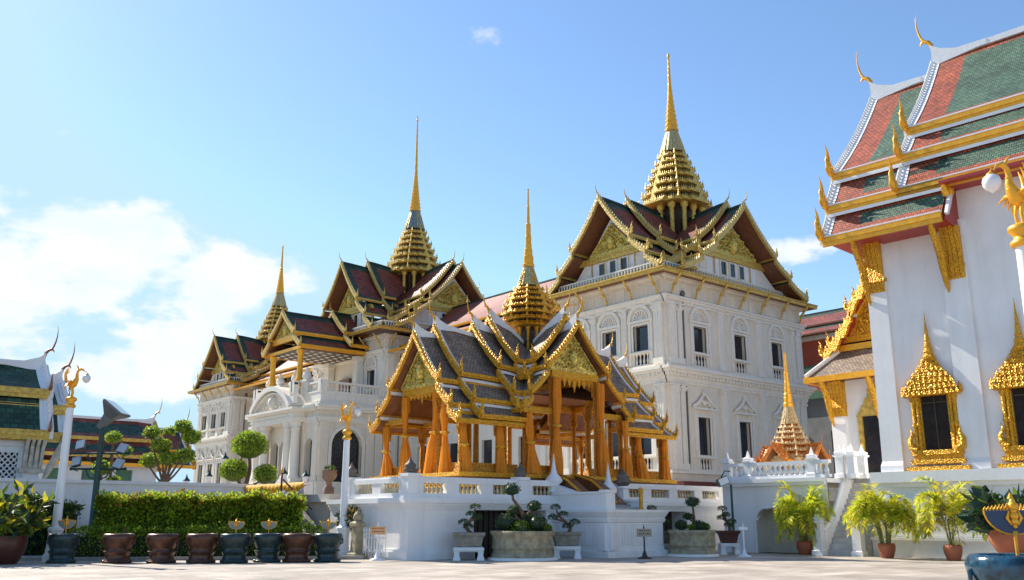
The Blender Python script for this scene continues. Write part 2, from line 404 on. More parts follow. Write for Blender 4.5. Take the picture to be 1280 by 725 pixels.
def gable_roof(parent, M, xi, xo, segs, st, name='roof', k=.28, fields=True, finial=True, mf=0., sag=0.):
    """tiered gabled roof; local x along the ridge, the gable end at xo; segs = [(y_in,z_in,y_out,z_out)] from ridge to eave.
    mf > 0 mitres the inner end into a crossing roof (x starts at mf*y); sag lowers the ridge towards the inner end"""
    sg = 1 if xo > xi else -1
    bw = st.get('border', .6); th = st.get('th', .14)
    mb = MB(M); rd = MB(M); fas = []
    yE = segs[-1][2]; x_b = xo - sg * bw * st.get('bx', 1.)

    def xst(y): return xi if mf == 0 else min(x_b - .01, max(xi, mf * y))
    def za(x, y): return -sag * max(0, 1 - (x - xi) / (xo - xi)) ** 1.5 * (1 - y / yE) if sag else 0.
    def cols(y, end=None):
        a = xst(y); n = 5 if (sag or mf) else 2
        return [a + (x_b - a) * i / n for i in range(n + 1)] + [xo if end is None else end]
    def strip(m_, y, z, w0, w1, h0, h1, xe=None):
        """bar of rectangular section running along the roof at (y,z)"""
        m_.loft([[(x, y + w0, z + h0 + za(x, abs(y))), (x, y + w1, z + h0 + za(x, abs(y))), (x, y + w1, z + h1 + za(x, abs(y))), (x, y + w0, z + h1 + za(x, abs(y)))] for x in cols(abs(y), xe)])
    for si, (y0, z0, y1, z1) in enumerate(segs):
        P = prof(y0, z0, y1, z1, k, 7)
        ln = [0]
        for a, b in zip(P, P[1:]): ln.append(ln[-1] + math.hypot(b[0] - a[0], b[1] - a[1]))
        Lt = ln[-1]
        tb = min(bw * st.get('tbf', .45), Lt * .3); bb = min(bw * .5, Lt * .3)
        rows = [0., tb] + [tb + (Lt - tb - bb) * q / 5 for q in range(1, 5)] + [Lt - bb, Lt]

        def at(d):
            for i in range(len(ln) - 1):
                if d <= ln[i + 1] + 1e-6:
                    t = (d - ln[i]) / (ln[i + 1] - ln[i]); return P[i][0] + (P[i + 1][0] - P[i][0]) * t, P[i][1] + (P[i + 1][1] - P[i][1]) * t
            return P[-1]
        for sy in (1, -1):
            for j in range(len(rows) - 1):
                (ya, zA), (yb, zB) = at(rows[j]), at(rows[j + 1]); ca, cb = cols(ya), cols(yb)
                for i in range(len(ca) - 1):
                    edge = i == len(ca) - 2 or j == 0 or j == len(rows) - 2
                    q = [(ca[i], sy * ya, zA + za(ca[i], ya)), (ca[i + 1], sy * ya, zA + za(ca[i + 1], ya)), (cb[i + 1], sy * yb, zB + za(cb[i + 1], yb)), (cb[i], sy * yb, zB + za(cb[i], yb))]
                    u = [(ca[i], rows[j]), (ca[i + 1], rows[j]), (cb[i + 1], rows[j + 1]), (cb[i], rows[j + 1])]
                    mb.add(q, [(0, 1, 2, 3)], 1 if (edge and fields) else 0, [u])
                    mb.add([(a, b, c - th) for a, b, c in q], [(3, 2, 1, 0)], 2)
            e = st.get('eave', .22)
            fa = MB(M)
            strip(fa, sy * y1, z1, -.07, .07, -e, .03); strip(fa, sy * (y1 + .08), z1, -.045, .045, -e * .55, -e * .15)
            fas.append(fa)
            if st.get('lip'): strip(rd, sy * y1, z1, -.09, .09, .034, .1)
            if y0 > .05 and st.get('band'):
                w_ = st['band']
                rd.loft([[(x, sy * (y0 - .02), z0 - .06 + za(x, y0)), (x, sy * (y0 + w_ * .55 + .06), z0 - w_ * .62 + za(x, y0)), (x, sy * (y0 + w_ * .55 + .06), z0 - w_ * .5 + .1 + za(x, y0)), (x, sy * (y0 - .02), z0 + .1 + za(x, y0))] for x in cols(y0, xo - sg * .05)])
            if st.get('verge'):
                xa, wv = xo - sg * st['verge'], st['verge']
                for j in range(len(rows) - 1):
                    (ya, zA), (yb, zB) = at(rows[j]), at(rows[j + 1])
                    rd.add([(xa, sy * ya, zA + .05), (xa + sg * wv, sy * ya, zA + .05), (xa + sg * wv, sy * yb, zB + .05), (xa, sy * yb, zB + .05)], [(0, 1, 2, 3)])
                    rd.add([(xa, sy * ya, zA - .05), (xa, sy * ya, zA + .05), (xa, sy * yb, zB + .05), (xa, sy * yb, zB - .05)], [(0, 1, 2, 3)])
    rf = mb.build(name, [st['field'], st['edge'], st['soffit']], parent)
    for fa in fas: fa.build('fascia', st['fascia'], rf)
    y0, zr = segs[0][0], segs[0][1]
    if y0 < .05:
        r = st.get('rr', .13)
        strip(rd, 0, zr, -r, r, -.05, r * 1.3)
        if st.get('swoop'):
            w = st['swoop']; g = sg; x_ = xo
            rd.ext([(x_ - g * 2.2 * w, -r * 1.1, zr + za(x_ - g * 2.2 * w, 0)), (x_, -r * 1.1, zr - .25 * w), (x_, -r * 1.1, zr + .75 * w), (x_ - g * .35 * w, -r * 1.1, zr + .48 * w), (x_ - g * 1. * w, -r * 1.1, zr + .25 * w + za(x_ - g * w, 0) * .5), (x_ - g * 2.2 * w, -r * 1.1, zr + r * 1.35 + za(x_ - g * 2.2 * w, 0))], (0, 2.2 * r, 0))
    if rd.f: rd.build('ridge', st['ridge'], rf)
    bm = MB(M); fm = MB(M)
    wB = st.get('bw', .34); tB = st.get('bt', .1); sc = st.get('hh', .8); x_, g = xo, sg
    for (ya0, za0, y1, z1) in segs:
        P = prof(ya0, za0, y1, z1, k, 10)
        for sy in (1, -1):
            wv = st.get('wave', 0.)
            bm.loft([[(x_ - g * tB, sy * y, z - wB * .75 + q), (x_ + g * tB, sy * y, z - wB * .75 + q), (x_ + g * tB, sy * y, z + wB * .35 + q), (x_ - g * tB, sy * y, z + wB * .35 + q)] for i, (y, z) in enumerate(P) for q in (wv * math.sin(i * 1.9),)], 0)
            tl = st.get('tooth', .3)
            L_ = sum(math.hypot(b[0] - a[0], b[1] - a[1]) for a, b in zip(P, P[1:]))
            nT = max(3, int(L_ / tl)) if tl else 0
            for q in range(nT):
                t = (q + .5) / nT * (len(P) - 1); i = min(int(t), len(P) - 2); t -= i
                y = P[i][0] + (P[i + 1][0] - P[i][0]) * t; z = P[i][1] + (P[i + 1][1] - P[i][1]) * t
                dy = P[i + 1][0] - P[i][0]; dz = P[i + 1][1] - P[i][1]; dl = math.hypot(dy, dz); dy /= dl; dz /= dl
                c = Vector((x_, sy * y, z + wB * .3)); tdir = Vector((0, sy * dy, dz)); nrm = Vector((0, sy * -dz, dy))
                hw = tl * .42; hh = tl * .85
                tip = c + nrm * hh - tdir * hw * 1.3
                bm.add([c - tdir * hw + Vector((tB * .6, 0, 0)), c + tdir * hw + Vector((tB * .6, 0, 0)), c + tdir * hw - Vector((tB * .6, 0, 0)), c - tdir * hw - Vector((tB * .6, 0, 0)), tip],
                       [(0, 1, 4), (1, 2, 4), (2, 3, 4), (3, 0, 4)])
            fm.cut()
            if finial: hanghong(fm, x_, sy * (y1 - .1), z1 + .05, sy, sc)
    bm.build('bargeboard', st['barge'], rf)
    if finial:
        if segs[0][0] < .05:
            ch = MB(M if g > 0 else M @ Matrix.Translation((x_, 0, 0)) @ Matrix.Rotation(math.pi, 4, 'Z'))
            chofa(ch, x_ if g > 0 else 0, zr + st.get('cz', .15), st.get('cs', .55)); ch.build('apex_finial', st['fin'], rf)
        fm.build('eave_finial', st['fin'], rf)
    return rf


def pediment(parent, M, x, w, z0, z1, m, inner=None, deep=.15):
    """carved triangular gable panel"""
    mb = MB(M)
    mb.ext([(x, -w, z0), (x, w, z0), (x, 0, z1)], (-deep, 0, 0))
    rnd = random.Random(int(w * 1000))
    n = int(26 * w)
    for i in range(n):
        t = rnd.random() ** 1.3; zz = z0 + .08 * (z1 - z0) + (z1 - z0) * .82 * t; ww = w * (1 - (zz - z0) / (z1 - z0)) * .88
        yy = rnd.uniform(-ww, ww); r = w * rnd.uniform(.03, .075)
        mb.tube([(x + .01, yy - r, zz), (x + r * .7, yy - r * .4, zz + r * 1.2), (x + r * .9, yy + r * .7, zz + r * .9), (x + r * .5, yy + r, zz - r * .2), (x + .02, yy + .2 * r, zz - r * .3)], [r * .25, r * .42, r * .45, r * .35, r * .1], 5)
    mb.ball((x + .05, 0, z0 + (z1 - z0) * .36), w * .16, 10, sq=1.7)
    for sy in (1, -1):
        mb.tube([(x + .05, sy * w, z0 + .05), (x + .05, 0, z1)], w * .035, 5)
    mb.box(x - .05, x + .1, -w, w, z0 - w * .05, z0 + w * .06)
    return mb.build('pediment', m, parent)


RED = [(1, .4), (.86, .4), (.86, .64), (.64, .64), (.64, .86), (.4, .86), (.4, 1)]


def redent():
    q = [(1, .38), (.87, .38), (.87, .62), (.75, .62), (.75, .75), (.62, .75), (.62, .87), (.38, .87), (.38, 1)]
    pts = []
    for k in range(4):
        c, s_ = math.cos(k * math.pi / 2), math.sin(k * math.pi / 2)
        pts += [(x * c - y * s_, x * s_ + y * c) for x, y in q]
    return pts


RP = redent()


def rring(r, z, c):
    return [(c[0] + r * x, c[1] + r * y, c[2] + z) for x, y in RP]


def spire(parent, c, tiers, bell, needle, mats, tooth=.35, cols=True):
    """tiered redented roof crown: tiers=[(r,z0,z1)], bell=[(r,z)], needle=[(r,z)]"""
    tb = MB(); an = MB()
    for i, (r, z0, z1) in enumerate(tiers):
        h = z1 - z0; rn = tiers[i + 1][0] if i + 1 < len(tiers) else bell[0][0]
        rings = [rring(r * .8, z0, c), rring(r * .99, z0 + h * .05, c), rring(r, z0 + h * .12, c), rring(r, z0 + h * .3, c), rring(r * .93, z0 + h * .36, c), rring(rn * 1.0, z0 + h * .52, c), rring(rn * .8, z0 + h * .56, c), rring(rn * .8, z1 + .02, c)]
        tb.loft(rings[:4], 0); tb.loft(rings[3:6], 1); tb.loft(rings[5:], 2)
        per = [Vector((x * r * .97, y * r * .97, 0)) for x, y in RP]
        for a, b in zip(per, per[1:] + per[:1]):
            n = max(1, round((b - a).length / tooth))
            for q in range(n):
                p = a + (b - a) * ((q + .5) / n)
                hh = h * (.62 if (b - a).length > r * .5 and q == n // 2 else .4)
                an.spike((c[0] + p.x, c[1] + p.y, c[2] + z0 + h * .28), tooth * .24, tooth * .24, hh)
        for k in range(4):
            for a in (1, -1):
                x, y = RP[k * 9 + 4]
            an.spike((c[0] + x * r, c[1] + y * r, c[2] + z0 + h * .28), tooth * .4, tooth * .4, h * .85)
            # small gable antefix on every face
            d = (math.cos(k * math.pi / 2), math.sin(k * math.pi / 2))
            an.spike((c[0] + d[0] * r * .98, c[1] + d[1] * r * .98, c[2] + z0 + h * .2), .14 * r * abs(d[1]) + .06, .14 * r * abs(d[0]) + .06, h * 1.0)
    t = tb.build('crown_tiers', [mats[0], mats[1], mats[2]], parent)
    an.build('antefix', mats[0], t)
    bb = MB(); bb.loft([rring(r, z, c) for r, z in bell], 0)
    b0, b1 = bell[0], bell[-1]
    for k in range(4):
        for q in (-1, 0, 1):
            a = k * math.pi / 2 + q * .3
            bb.tube([(c[0] + math.cos(a) * b0[0] * 1.02, c[1] + math.sin(a) * b0[0] * 1.02, c[2] + b0[1]), (c[0] + math.cos(a) * b1[0], c[1] + math.sin(a) * b1[0], c[2] + b1[1])], [b0[0] * .07, b1[0] * .07], 5, 1)
    bb.build('bell', [mats[3], mats[0]], parent)
    nb = MB(); z0, z1 = needle[0][1], needle[-1][1]
    pr = []
    for (ra, za), (rb, zb) in zip(needle, needle[1:]):
        n = max(1, int((zb - za) / (.42 if ra > .2 else .9)))
        for q in range(n):
            t = q / n; r = ra + (rb - ra) * t; z = za + (zb - za) * t; dz = (zb - za) / n
            pr += [(r * 1.1, z), (r * 1.1, z + dz * .35), (r * .92, z + dz * .45), (r * .92, z + dz * .95)]
    pr.append((.01, z1)); nb.lathe(pr, 10, c, smooth=False)
    nb.ball((c[0], c[1], c[2] + z1 - (z1 - z0) * .05), needle[-1][0] * 2.6, 8, sq=2.2)
    nb.build('needle', mats[4], parent)
    return t

# ------------------------------------------------------------------ ground
g = MB(); g.box(-900, 900, -600, 1300, -.5, 0)
struct('ground', g, paving_mat())
g = MB(); g.box(5, 120, 46.5, 180, 0, 2.7); g.box(21.3, 120, 38, 46.5, 0, 2.7); g.box(48, 120, 12, 38, 0, 2.7)
struct('terrace_ground', g, mat('terrace_paving', (.42, .38, .33), .85, var=.15, vscale=.6))


# ------------------------------------------------------------------ the palace
pal = thing('palace', 'cream stone three-storey palace with red and green tiled gables and three gilded spires', 'palace', (61, 90, 0))
pst = dict(field=t_red, edge=t_green, soffit=brownsoffit, fascia=dgold, barge=palebarge, ridge=t_green, fin=dgold, border=.95, tbf=.8, eave=.24, bw=.4, bt=.12, hh=.7, cs=.52, tooth=.3, rr=.1, cz=.1)


def palace_window(M, c, z0, z1, w, upper, rail=True):
    mb = MB(M)
    mb.box(c - w / 2, c + w / 2, .34, .38, z0, z1)
    o = mb.build('window', glass, pal)
    fr = MB(M)
    f = .16
    for x in (c - w / 2 - f, c + w / 2): fr.box(x, x + f, -.07, .1, z0 - .1, z1)
    fr.box(c - w / 2 - f, c + w / 2 + f, -.07, .1, z1, z1 + f)
    if upper:                           # round arched hood with a shell tympanum
        r = w / 2 + .22
        arch_band(fr, c, z1 + .42, r, .26, -.2, 0.05, n=14)
        arch_band(fr, c, z1 + .42, r - .28, .1, -.09, 0.05, n=12)
        for k in range(7):
            a = R(15 + 25 * k); fr.tube([(c, -.03, z1 + .45), (c + (r - .3) * math.cos(a), -.06, z1 + .45 + (r - .3) * math.sin(a))], [.03, .08], 5)
        fr.box(c - r - .3, c + r + .3, -.16, .04, z1 + .22, z1 + .42)
        for x in (c - r - .22, c + r + .02): fr.box(x, x + .2, -.12, .04, z0 - 1.1, z1 + .22)
        fr.box(c - w / 2 - .4, c + w / 2 + .4, -.22, .05, z0 - .26, z0 - .1)
    else:                               # scrolled triangular pediment
        zt = z1 + .55
        fr.box(c - w * .95, c + w * .95, -.3, .05, zt, zt + .16)
        for s_ in (1, -1):
            pts = [(c + s_ * w * .95, -.2, zt + .22), (c + s_ * w * .6, -.24, zt + .5), (c + s_ * w * .25, -.24, zt + .95), (c, -.2, zt + 1.3)]
            fr.tube(pts, [.13, .13, .12, .1], 6)
            for q in range(4): fr.ball((c + s_ * w * (.15 + .17 * q), -.08, zt + .72 - .15 * q), .15, 8)
        fr.spike((c, -.12, zt + 1.2), .16, .1, .5)
        fr.ball((c, -.1, zt + .55), .22, 8)
        for x in (c - w / 2 - .5, c + w / 2 + .2): fr.box(x, x + .3, -.14, .04, z0 - .1, zt)
        fr.box(c - w / 2 - .5, c + w / 2 + .5, -.2, .05, z0 - .26, z0 - .1)
    fr.build('frame', trim, o)
    if rail:
        b = MB(M); zb = z0 - 1.1
        b.box(c - w * .48, c + w * .48, .2, .24, zb, zb + .82, 1)
        balusters(b, c - w * .48, c + w * .48, .08, zb, zb + .82, .34, 0)
        b.build('balustrade', [trim, glass], o)
    return o


def facade(face, a, b, Ln, cu, cl, sh=0., bays=None, z0=2.6, wu=1.55, wl=1.45):
    M = wallframe(face, a, b)
    mb = MB(M); H = []
    for c in cu: H += [(c - wu / 2, c + wu / 2, 14.25 + sh, 16.25 + sh), (c - wu * .48, c + wu * .48, 13.15 + sh, 13.97 + sh)]
    for c in cl: H += [(c - wl / 2, c + wl / 2, 6.3, 9.15), (c - wl * .48, c + wl * .48, 5.2, 6.02)]
    wallgrid(mb, 0, Ln, z0, 19.95 + sh, H, .45)
    mb.build('wall', stone, pal)
    for c in cu: palace_window(M, c, 14.25 + sh, 16.25 + sh, wu, True)
    for c in cl: palace_window(M, c, 6.3, 9.15, wl, False)
    # cornices and string courses run as stacked boards
    cb = MB(M)
    for zA, zB, p in ((z0, 3.5, .22), (3.5, 3.75, .3), (4.85, 5.08, .2), (11.55, 11.75, .12), (11.75, 12.05, .2), (12.05, 12.3, .34), (12.3, 12.52, .52), (12.52, 12.74, .7), (12.74, 13.02, .16)):
        zz = sh if zA > 11 else 0
        if zA in (4.85, 11.55): cb.cut()
        cb.box(-p, Ln + (p if face == '-v' else -.004), -p, .1, zA + zz, zB + zz)
    n = int(Ln / .42)
    for k in range(n):                   # dentils under the ledge
        x = (k + .5) * Ln / n; cb.box(x - .1, x + .1, -.46, -.33, 12.08 + sh, 12.29 + sh)
    for zA, zB, p in ((17.75, 17.95, .14), (17.95, 18.15, .26), (18.15, 18.3, .38), (19.6, 19.75, .2), (19.75, 19.9, .4)):
        if zA in (17.75, 19.6): cb.cut()
        cb.box(-p, Ln + (p if face == '-v' else -.004), -p, .1, zA + sh, zB + sh)
    cb.build('cornice', trim, pal)
    # pilasters
    bays = bays if bays is not None else []
    for x, w in bays:
        p = MB(M)
        for zA, zB in ((5.1, 11.5), (13.02 + sh, 17.75 + sh)):
            p.cut()
            p.box(x - w / 2 - .1, x + w / 2 + .1, -.24, .05, zA, zA + .45)
            p.box(x - w / 2, x + w / 2, -.16, .05, zA + .45, zB - .55)
            p.box(x - w / 2 - .05, x + w / 2 + .05, -.22, .05, zB - .55, zB - .45)
            p.box(x - w / 2 - .02, x + w / 2 + .02, -.2, .05, zB - .45, zB - .14)
            p.box(x - w / 2 - .12, x + w / 2 + .12, -.29, .05, zB - .14, zB)
            for q in (-1, 1): p.tube([(x + q * (w / 2 + .02), -.2, zB - .34), (x + q * (w / 2 + .02), -.3, zB - .34)], .12, 8)
            for q in range(3): p.box(x - w / 2 + w * (.14 + .29 * q), x - w / 2 + w * (.28 + .29 * q), -.19, -.15, zA + .6, zB - .7)
        p.build('pilaster', trim, pal)
    # frieze panels
    fp = MB(M); k = max(2, int(Ln / 1.75)); st = Ln / k
    for i in range(k):
        x0, x1 = i * st + .22, (i + 1) * st - .22
        for bx in ((x0, x1, 18.5, 18.58), (x0, x1, 19.36, 19.44), (x0, x0 + .08, 18.58, 19.36), (x1 - .08, x1, 18.58, 19.36)):
            fp.box(bx[0], bx[1], -.06, .02, bx[2] + sh, bx[3] + sh)
    fp.build('frieze_panel', trim, pal)
    # gilded eave brackets
    for i in range(max(2, round(Ln / 3.2)) + 1):
        x = .5 + i * (Ln - 1.) / max(2, round(Ln / 3.2))
        br = MB(M)
        br.tube([(x, -.06, 18.15 + sh), (x, -.32, 18.55 + sh), (x, -.5, 19.1 + sh), (x, -1.05, 19.6 + sh), (x, -1.3, 19.93 + sh)], [.04, .08, .09, .11, .08], 6)
        br.tube([(x, -.5, 19.1 + sh), (x, -.75, 19.02 + sh), (x, -.85, 19.2 + sh)], [.08, .07, .02], 5)
        br.build('bracket', dgold, pal)
    # rainwater pipe beside the corner
    if face == '-v':
        rp = MB(M); rp.tube([(1.95, -.12, 5.2), (1.95, -.12, 11.5)], .07, 6); rp.tube([(1.95, -.12, 13.1 + sh), (1.95, -.12, 18.2 + sh)], .07, 6); rp.ball((1.95, -.16, 18.6 + sh), .2, 8, sq=1.4)
        rp.build('rainwater_pipe', steelgrey, pal)


def gable_front(M, x, hw, z0, z1, zr):
    """recessed gable wall: balustrade, white panel with small square windows, gilt bands, carved pediment"""
    mb = MB(M)
    mb.ext([(x, -hw, z0), (x, hw, z0), (x, hw * .8, z0 + (z1 - z0) * .5), (x, hw * .34, z1 + (zr - z1) * .45), (x, 0, zr), (x, -hw * .34, z1 + (zr - z1) * .45), (x, -hw * .8, z0 + (z1 - z0) * .5)], (-.3, 0, 0))
    w = mb.build('gable_wall', cleanwhite, pal)
    for k in (-1, 0, 1):
        q = MB(M); q.box(x - .02, x + .05, k * 1.25 - .32, k * 1.25 + .32, z0 + (z1 - z0) * .32, z1 - (z1 - z0) * .1)
        q.build('gable_window', glass, w)
    f = MB(M)
    for k in (-1, 0, 1):
        f.cut(); za, zb = z0 + (z1 - z0) * .3, z1 - (z1 - z0) * .08
        for b in ((k * 1.25 - .46, k * 1.25 - .32, za, zb), (k * 1.25 + .32, k * 1.25 + .46, za, zb), (k * 1.25 - .46, k * 1.25 + .46, zb, zb + .1), (k * 1.25 - .46, k * 1.25 + .46, za - .1, za)):
            f.box(x - .02, x + .12, *b)
    for k in (-1, 1):
        f.cut(); f.box(x - .02, x + .09, k * hw * .56 - .5, k * hw * .56 + .5, z0 + (z1 - z0) * .38, z1 - (z1 - z0) * .15)
    f.build('window_frame', trim, w)
    f = MB(M)
    hz = lambda z: hw if z <= z1 else hw * (1 - (z - z1) / (zr - z1))
    f.box(x - .05, x + .16, -hw, hw, z0, z0 + (z1 - z0) * .22); f.box(x - .05, x + .2, -hw * .8, hw * .8, z1, z1 + .35); f.box(x - .05, x + .24, -hw * .77, hw * .77, z1 + .35, z1 + .5)
    for k in (-2, -.75, .75, 2): f.tube([(x + .1, k * 1.22, z0), (x + .1, k * 1.22, z1 + .3)], .05, 5)
    f.build('gilt_band', dgold, w)
    p = MB(M)
    pediment(pal, M, x + .12, hw * .47, z1 + .62, zr - .75, carve)


def prasat_roof(uc, vc, hu, hv, zE, dz, wide):
    """cross gabled roof of one tower block: eave skirt, two nested gables on each seen face"""
    # eave skirt
    sk = MB(); ez = zE
    A = [(uc - hu, vc - hv), (uc + hu, vc - hv), (uc + hu, vc + hv), (uc - hu, vc + hv)]
    def ring(d, z): return [(uc - hu + d, vc - hv + d, z), (uc + hu - d, vc - hv + d, z), (uc + hu - d, vc + hv - d, z), (uc - hu + d, vc + hv - d, z)]
    o0, o1, o2 = ring(0, ez), ring(1.0, ez + .42), ring(2.2, ez + .7)
    for a, b in ((o0, o1), (o1, o2)):
        for k in range(4):
            n = (k + 1) % 4; ax = 0 if k % 2 == 0 else 1
            u = [(a[k][ax], 0), (a[n][ax], 0), (b[n][ax], 1.1), (b[k][ax], 1.1)]
            sk.add([a[k], a[n], b[n], b[k]], [(0, 1, 2, 3)], 1 if a is o0 else 0, [u])
    s0 = ring(.02, ez - .16)
    i0 = ring(1.5, ez - .04)
    for k in range(4):
        n = (k + 1) % 4; sk.add([s0[k], s0[n], i0[n], i0[k]], [(3, 2, 1, 0)], 2)
    sk.add(o2, [(0, 1, 2, 3)], 2)
    rf = sk.build('roof', [t_red, t_dgreen, brownsoffit], pal)
    f = MB()
    for k in range(4):
        a, b = A[k], A[(k + 1) % 4]
        x0, x1 = sorted((a[0], b[0])); y0, y1 = sorted((a[1], b[1]))
        e = .07 if k % 2 == 0 else .066
        f.box(x0 - e, x1 + e, y0 - e, y1 + e, ez - .22, ez + .02); f.box(x0 - e - .06, x1 + e + .06, y0 - e - .06, y1 + e + .06, ez + .03, ez + .12)
    f.build('fascia', mat('aged_gold', (.62, .38, .06), .42, metal=.35, var=.3, vscale=4), rf)
    # small balustrade standing on the skirt below each gable
    bl = MB()
    for face in (0, 1):
        if face == 0: pts = [(uc - hu + 1.1, vc - hv + 1.3), (uc - hu + 1.1, vc + hv - 1.3)]
        else: pts = [(uc - hu + 1.3, vc - hv + 1.1), (uc + hu - 1.3, vc - hv + 1.1)]
        (xa, ya), (xb, yb) = pts; L_ = math.hypot(xb - xa, yb - ya); n = int(L_ / .33)
        z = ez + .42
        bl.box(min(xa, xb) - .08, max(xa, xb) + .08, min(ya, yb) - .08, max(ya, yb) + .08, z + .46, z + .58)
        for k in range(n):
            t = (k + .5) / n; bl.lathe([(.05, 0), (.11, .1), (.06, .25), (.1, .38), (.05, .46)], 6, (xa + (xb - xa) * t, ya + (yb - ya) * t, z))
    bl.build('roof_balustrade', trim, rf)
    zs_ = lambda sg_: [(a, zE + .45 + (b - 20.45) * dz, c, zE + .45 + (d - 20.45) * dz) for a, b, c, d in sg_]
    at_ = MB(); at_.box(uc - hu + 2.5, uc + hu - 2.5, vc - hv + 1.6, vc + hv - 1.6, zE + .3, zE + 1.5 * dz); at_.build('attic', brownsoffit, pal)
    # -u gables
    for (k, off, add, z_) in ((180, hu - .5, 0, 0), (180, hu - 4.0, .75, .55)):
        M = TR(uc, vc, 0, k); w = 1.0 if add == 0 else 1.0
        segs = [(0, 27.55 + z_, 3.35, 23.6 + z_), (3.2, 23.3 + z_, 4.95, 21.9 + z_), (4.8, 21.6 + z_, 6.3, 20.45 + z_)]
        if wide[0] != 1: segs = [(a * wide[0], b, c * wide[0], d) for a, b, c, d in segs]
        gable_roof(pal, M, 0, off, zs_(segs), pst, mf=1.3, sag=.7)
    gable_front(TR(uc, vc, 0, 180), hu - 2.1, 5.3 * wide[0], zE + .65, zE + 2.5 * dz, zE + 6.3 * dz)
    # -v gables
    for (k, off, z_) in ((-90, hv + .35, 0), (-90, hv - 1.4, .6)):
        M = TR(uc, vc, 0, k)
        segs = [(0, 27.2 + z_, 4.1, 23.4 + z_), (3.95, 23.1 + z_, 6.1, 21.85 + z_), (5.95, 21.55 + z_, 8.3, 20.45 + z_)]
        if wide[1] != 1: segs = [(a * wide[1], b, c * wide[1], d) for a, b, c, d in segs]
        gable_roof(pal, M, 0, off, zs_(segs), pst, mf=.76, sag=.7)
    gable_front(TR(uc, vc, 0, -90), hv - 1.3, 6.9 * wide[1], zE + .65, zE + 2.5 * dz, zE + 6.1 * dz)
    # east gable, seen only by its outline
    M = TR(uc, vc, 0, 0)
    gable_roof(pal, M, 0, hu - .5, zs_([(0, 27.5, 3.35, 23.6), (3.2, 23.3, 6.3, 20.45)]), pst, mf=1.3, sag=.7)
    M = TR(uc, vc, 0, 90)
    gable_roof(pal, M, 0, hv - .3, zs_([(0, 27.2, 4.1, 23.4), (3.95, 23.1, 8.3, 20.45)]), pst, mf=.76, sag=.7)


def crown_columns(c, r, z0, z1):
    for k in range(4):
        for q in (-1, 0, 1):
            a = k * math.pi / 2; x = r * math.cos(a) - q * r * .62 * math.sin(a); y = r * math.sin(a) + q * r * .62 * math.cos(a)
            mb = MB(); mb.lathe([(.3, z0), (.3, z0 + .3), (.2, z0 + .4), (.2, z1 - .5), (.34, z1 - .3), (.34, z1)], 8, (c[0] + x, c[1] + y, 0)); mb.build('crown_column', dgold, pal)
    mb = MB(); mb.box(c[0] - r * .8, c[0] + r * .8, c[1] - r * .8, c[1] + r * .8, z0 - 2.5, z1); mb.build('crown_core', wood_gap_dark, pal)


silvergilt = mat('silver_gilt_mosaic', (.50, .44, .24), .4, metal=.3, var=.4, vscale=9)
SM = [dgold, palebarge, wood_gap_dark, bluegrey, goldp]  # third colour puts shade into the gaps between the crown tiers


def block(uc, vc, hu, hv, sh, sc, zs):
    zE = 20 + sh
    prasat_roof(uc, vc, hu, hv, zE, 1. if sh == 0 else 1.225, (1, 1) if sh == 0 else (1.12, 1.02))
    c = (uc, vc, 0)
    z0 = zs
    crown_columns(c, 2.0 * sc, z0 - 3.2 * sc, z0)
    T = []; rr = [3.05, 2.75, 2.42, 2.1, 1.8, 1.5, 1.25]; z = z0
    H = [.95, .9, .85, .78, .72, .68, .6] if sc == 1 else [1.05, 1.0, .92, .85, .8, .75, .68]
    for r, h in zip(rr, H): T.append((r * sc, z, z + h)); z += h
    bz = z
    spire(pal, c, T, [(1.12 * sc, bz), (1.0 * sc, bz + .5), (.72 * sc, bz + 1.5 * sc), (.52 * sc, bz + 2.2 * sc)], [(.6 * sc, bz + 2.2 * sc), (.34 * sc, bz + 4.6 * sc), (.16 * sc, bz + 6.6 * sc), (.05, ZT[vc])], SM[:3] + [silvergilt if sc == 1 else bluegrey, goldp], tooth=.24)


ZT = {50.3: 44.3, 91.4: 52.2, 129.0: 43.5}
# west, centre and far blocks
block(62.0, 50.3, 10.4, 7.0, 0, 1.0, 28.6)
facade('-u', 53, 56.1, 11.7, [2.45, 5.8, 9.15], [2.45, 5.8, 9.15], bays=[(.55, .8), (4.1, .5), (7.5, .5), (11.0, .8)])
facade('-v', 44.4, 53, 18.4, [4.0, 9.2, 14.4], [4.0, 9.2, 14.4], bays=[(.65, .85), (1.5, .5), (6.6, .7), (11.8, .7), (16.8, .5), (17.6, .8)])
block(61.5, 91.4, 10.6, 9.6, 1.5, 1.13, 30.6)
facade('-u', 52.8, 99.3, 15.8, [2.4, 13.1], [], sh=1.2, bays=[(.65, .85), (4.4, .6), (11.2, .6), (15.0, .9)])
facade('-v', 83.5, 52.8, 17.4, [5, 9, 13], [5, 9, 13], sh=1.2, bays=[(.65, .85), (7, .6), (11, .6)])
block(62.0, 129.0, 10.4, 7.0, 0, 1.0, 28.0)
facade('-u', 53, 134.8, 11.7, [2.45, 5.8, 9.15], [2.45, 5.8, 9.15], bays=[(.55, .8), (1.4, .4), (4.1, .5), (7.5, .5), (10.2, .4), (11.0, .8)])
facade('-v', 123.1, 53, 18.4, [4.0, 9.2], [4.0, 9.2], bays=[(.65, .85), (1.5, .5), (6.6, .7)])
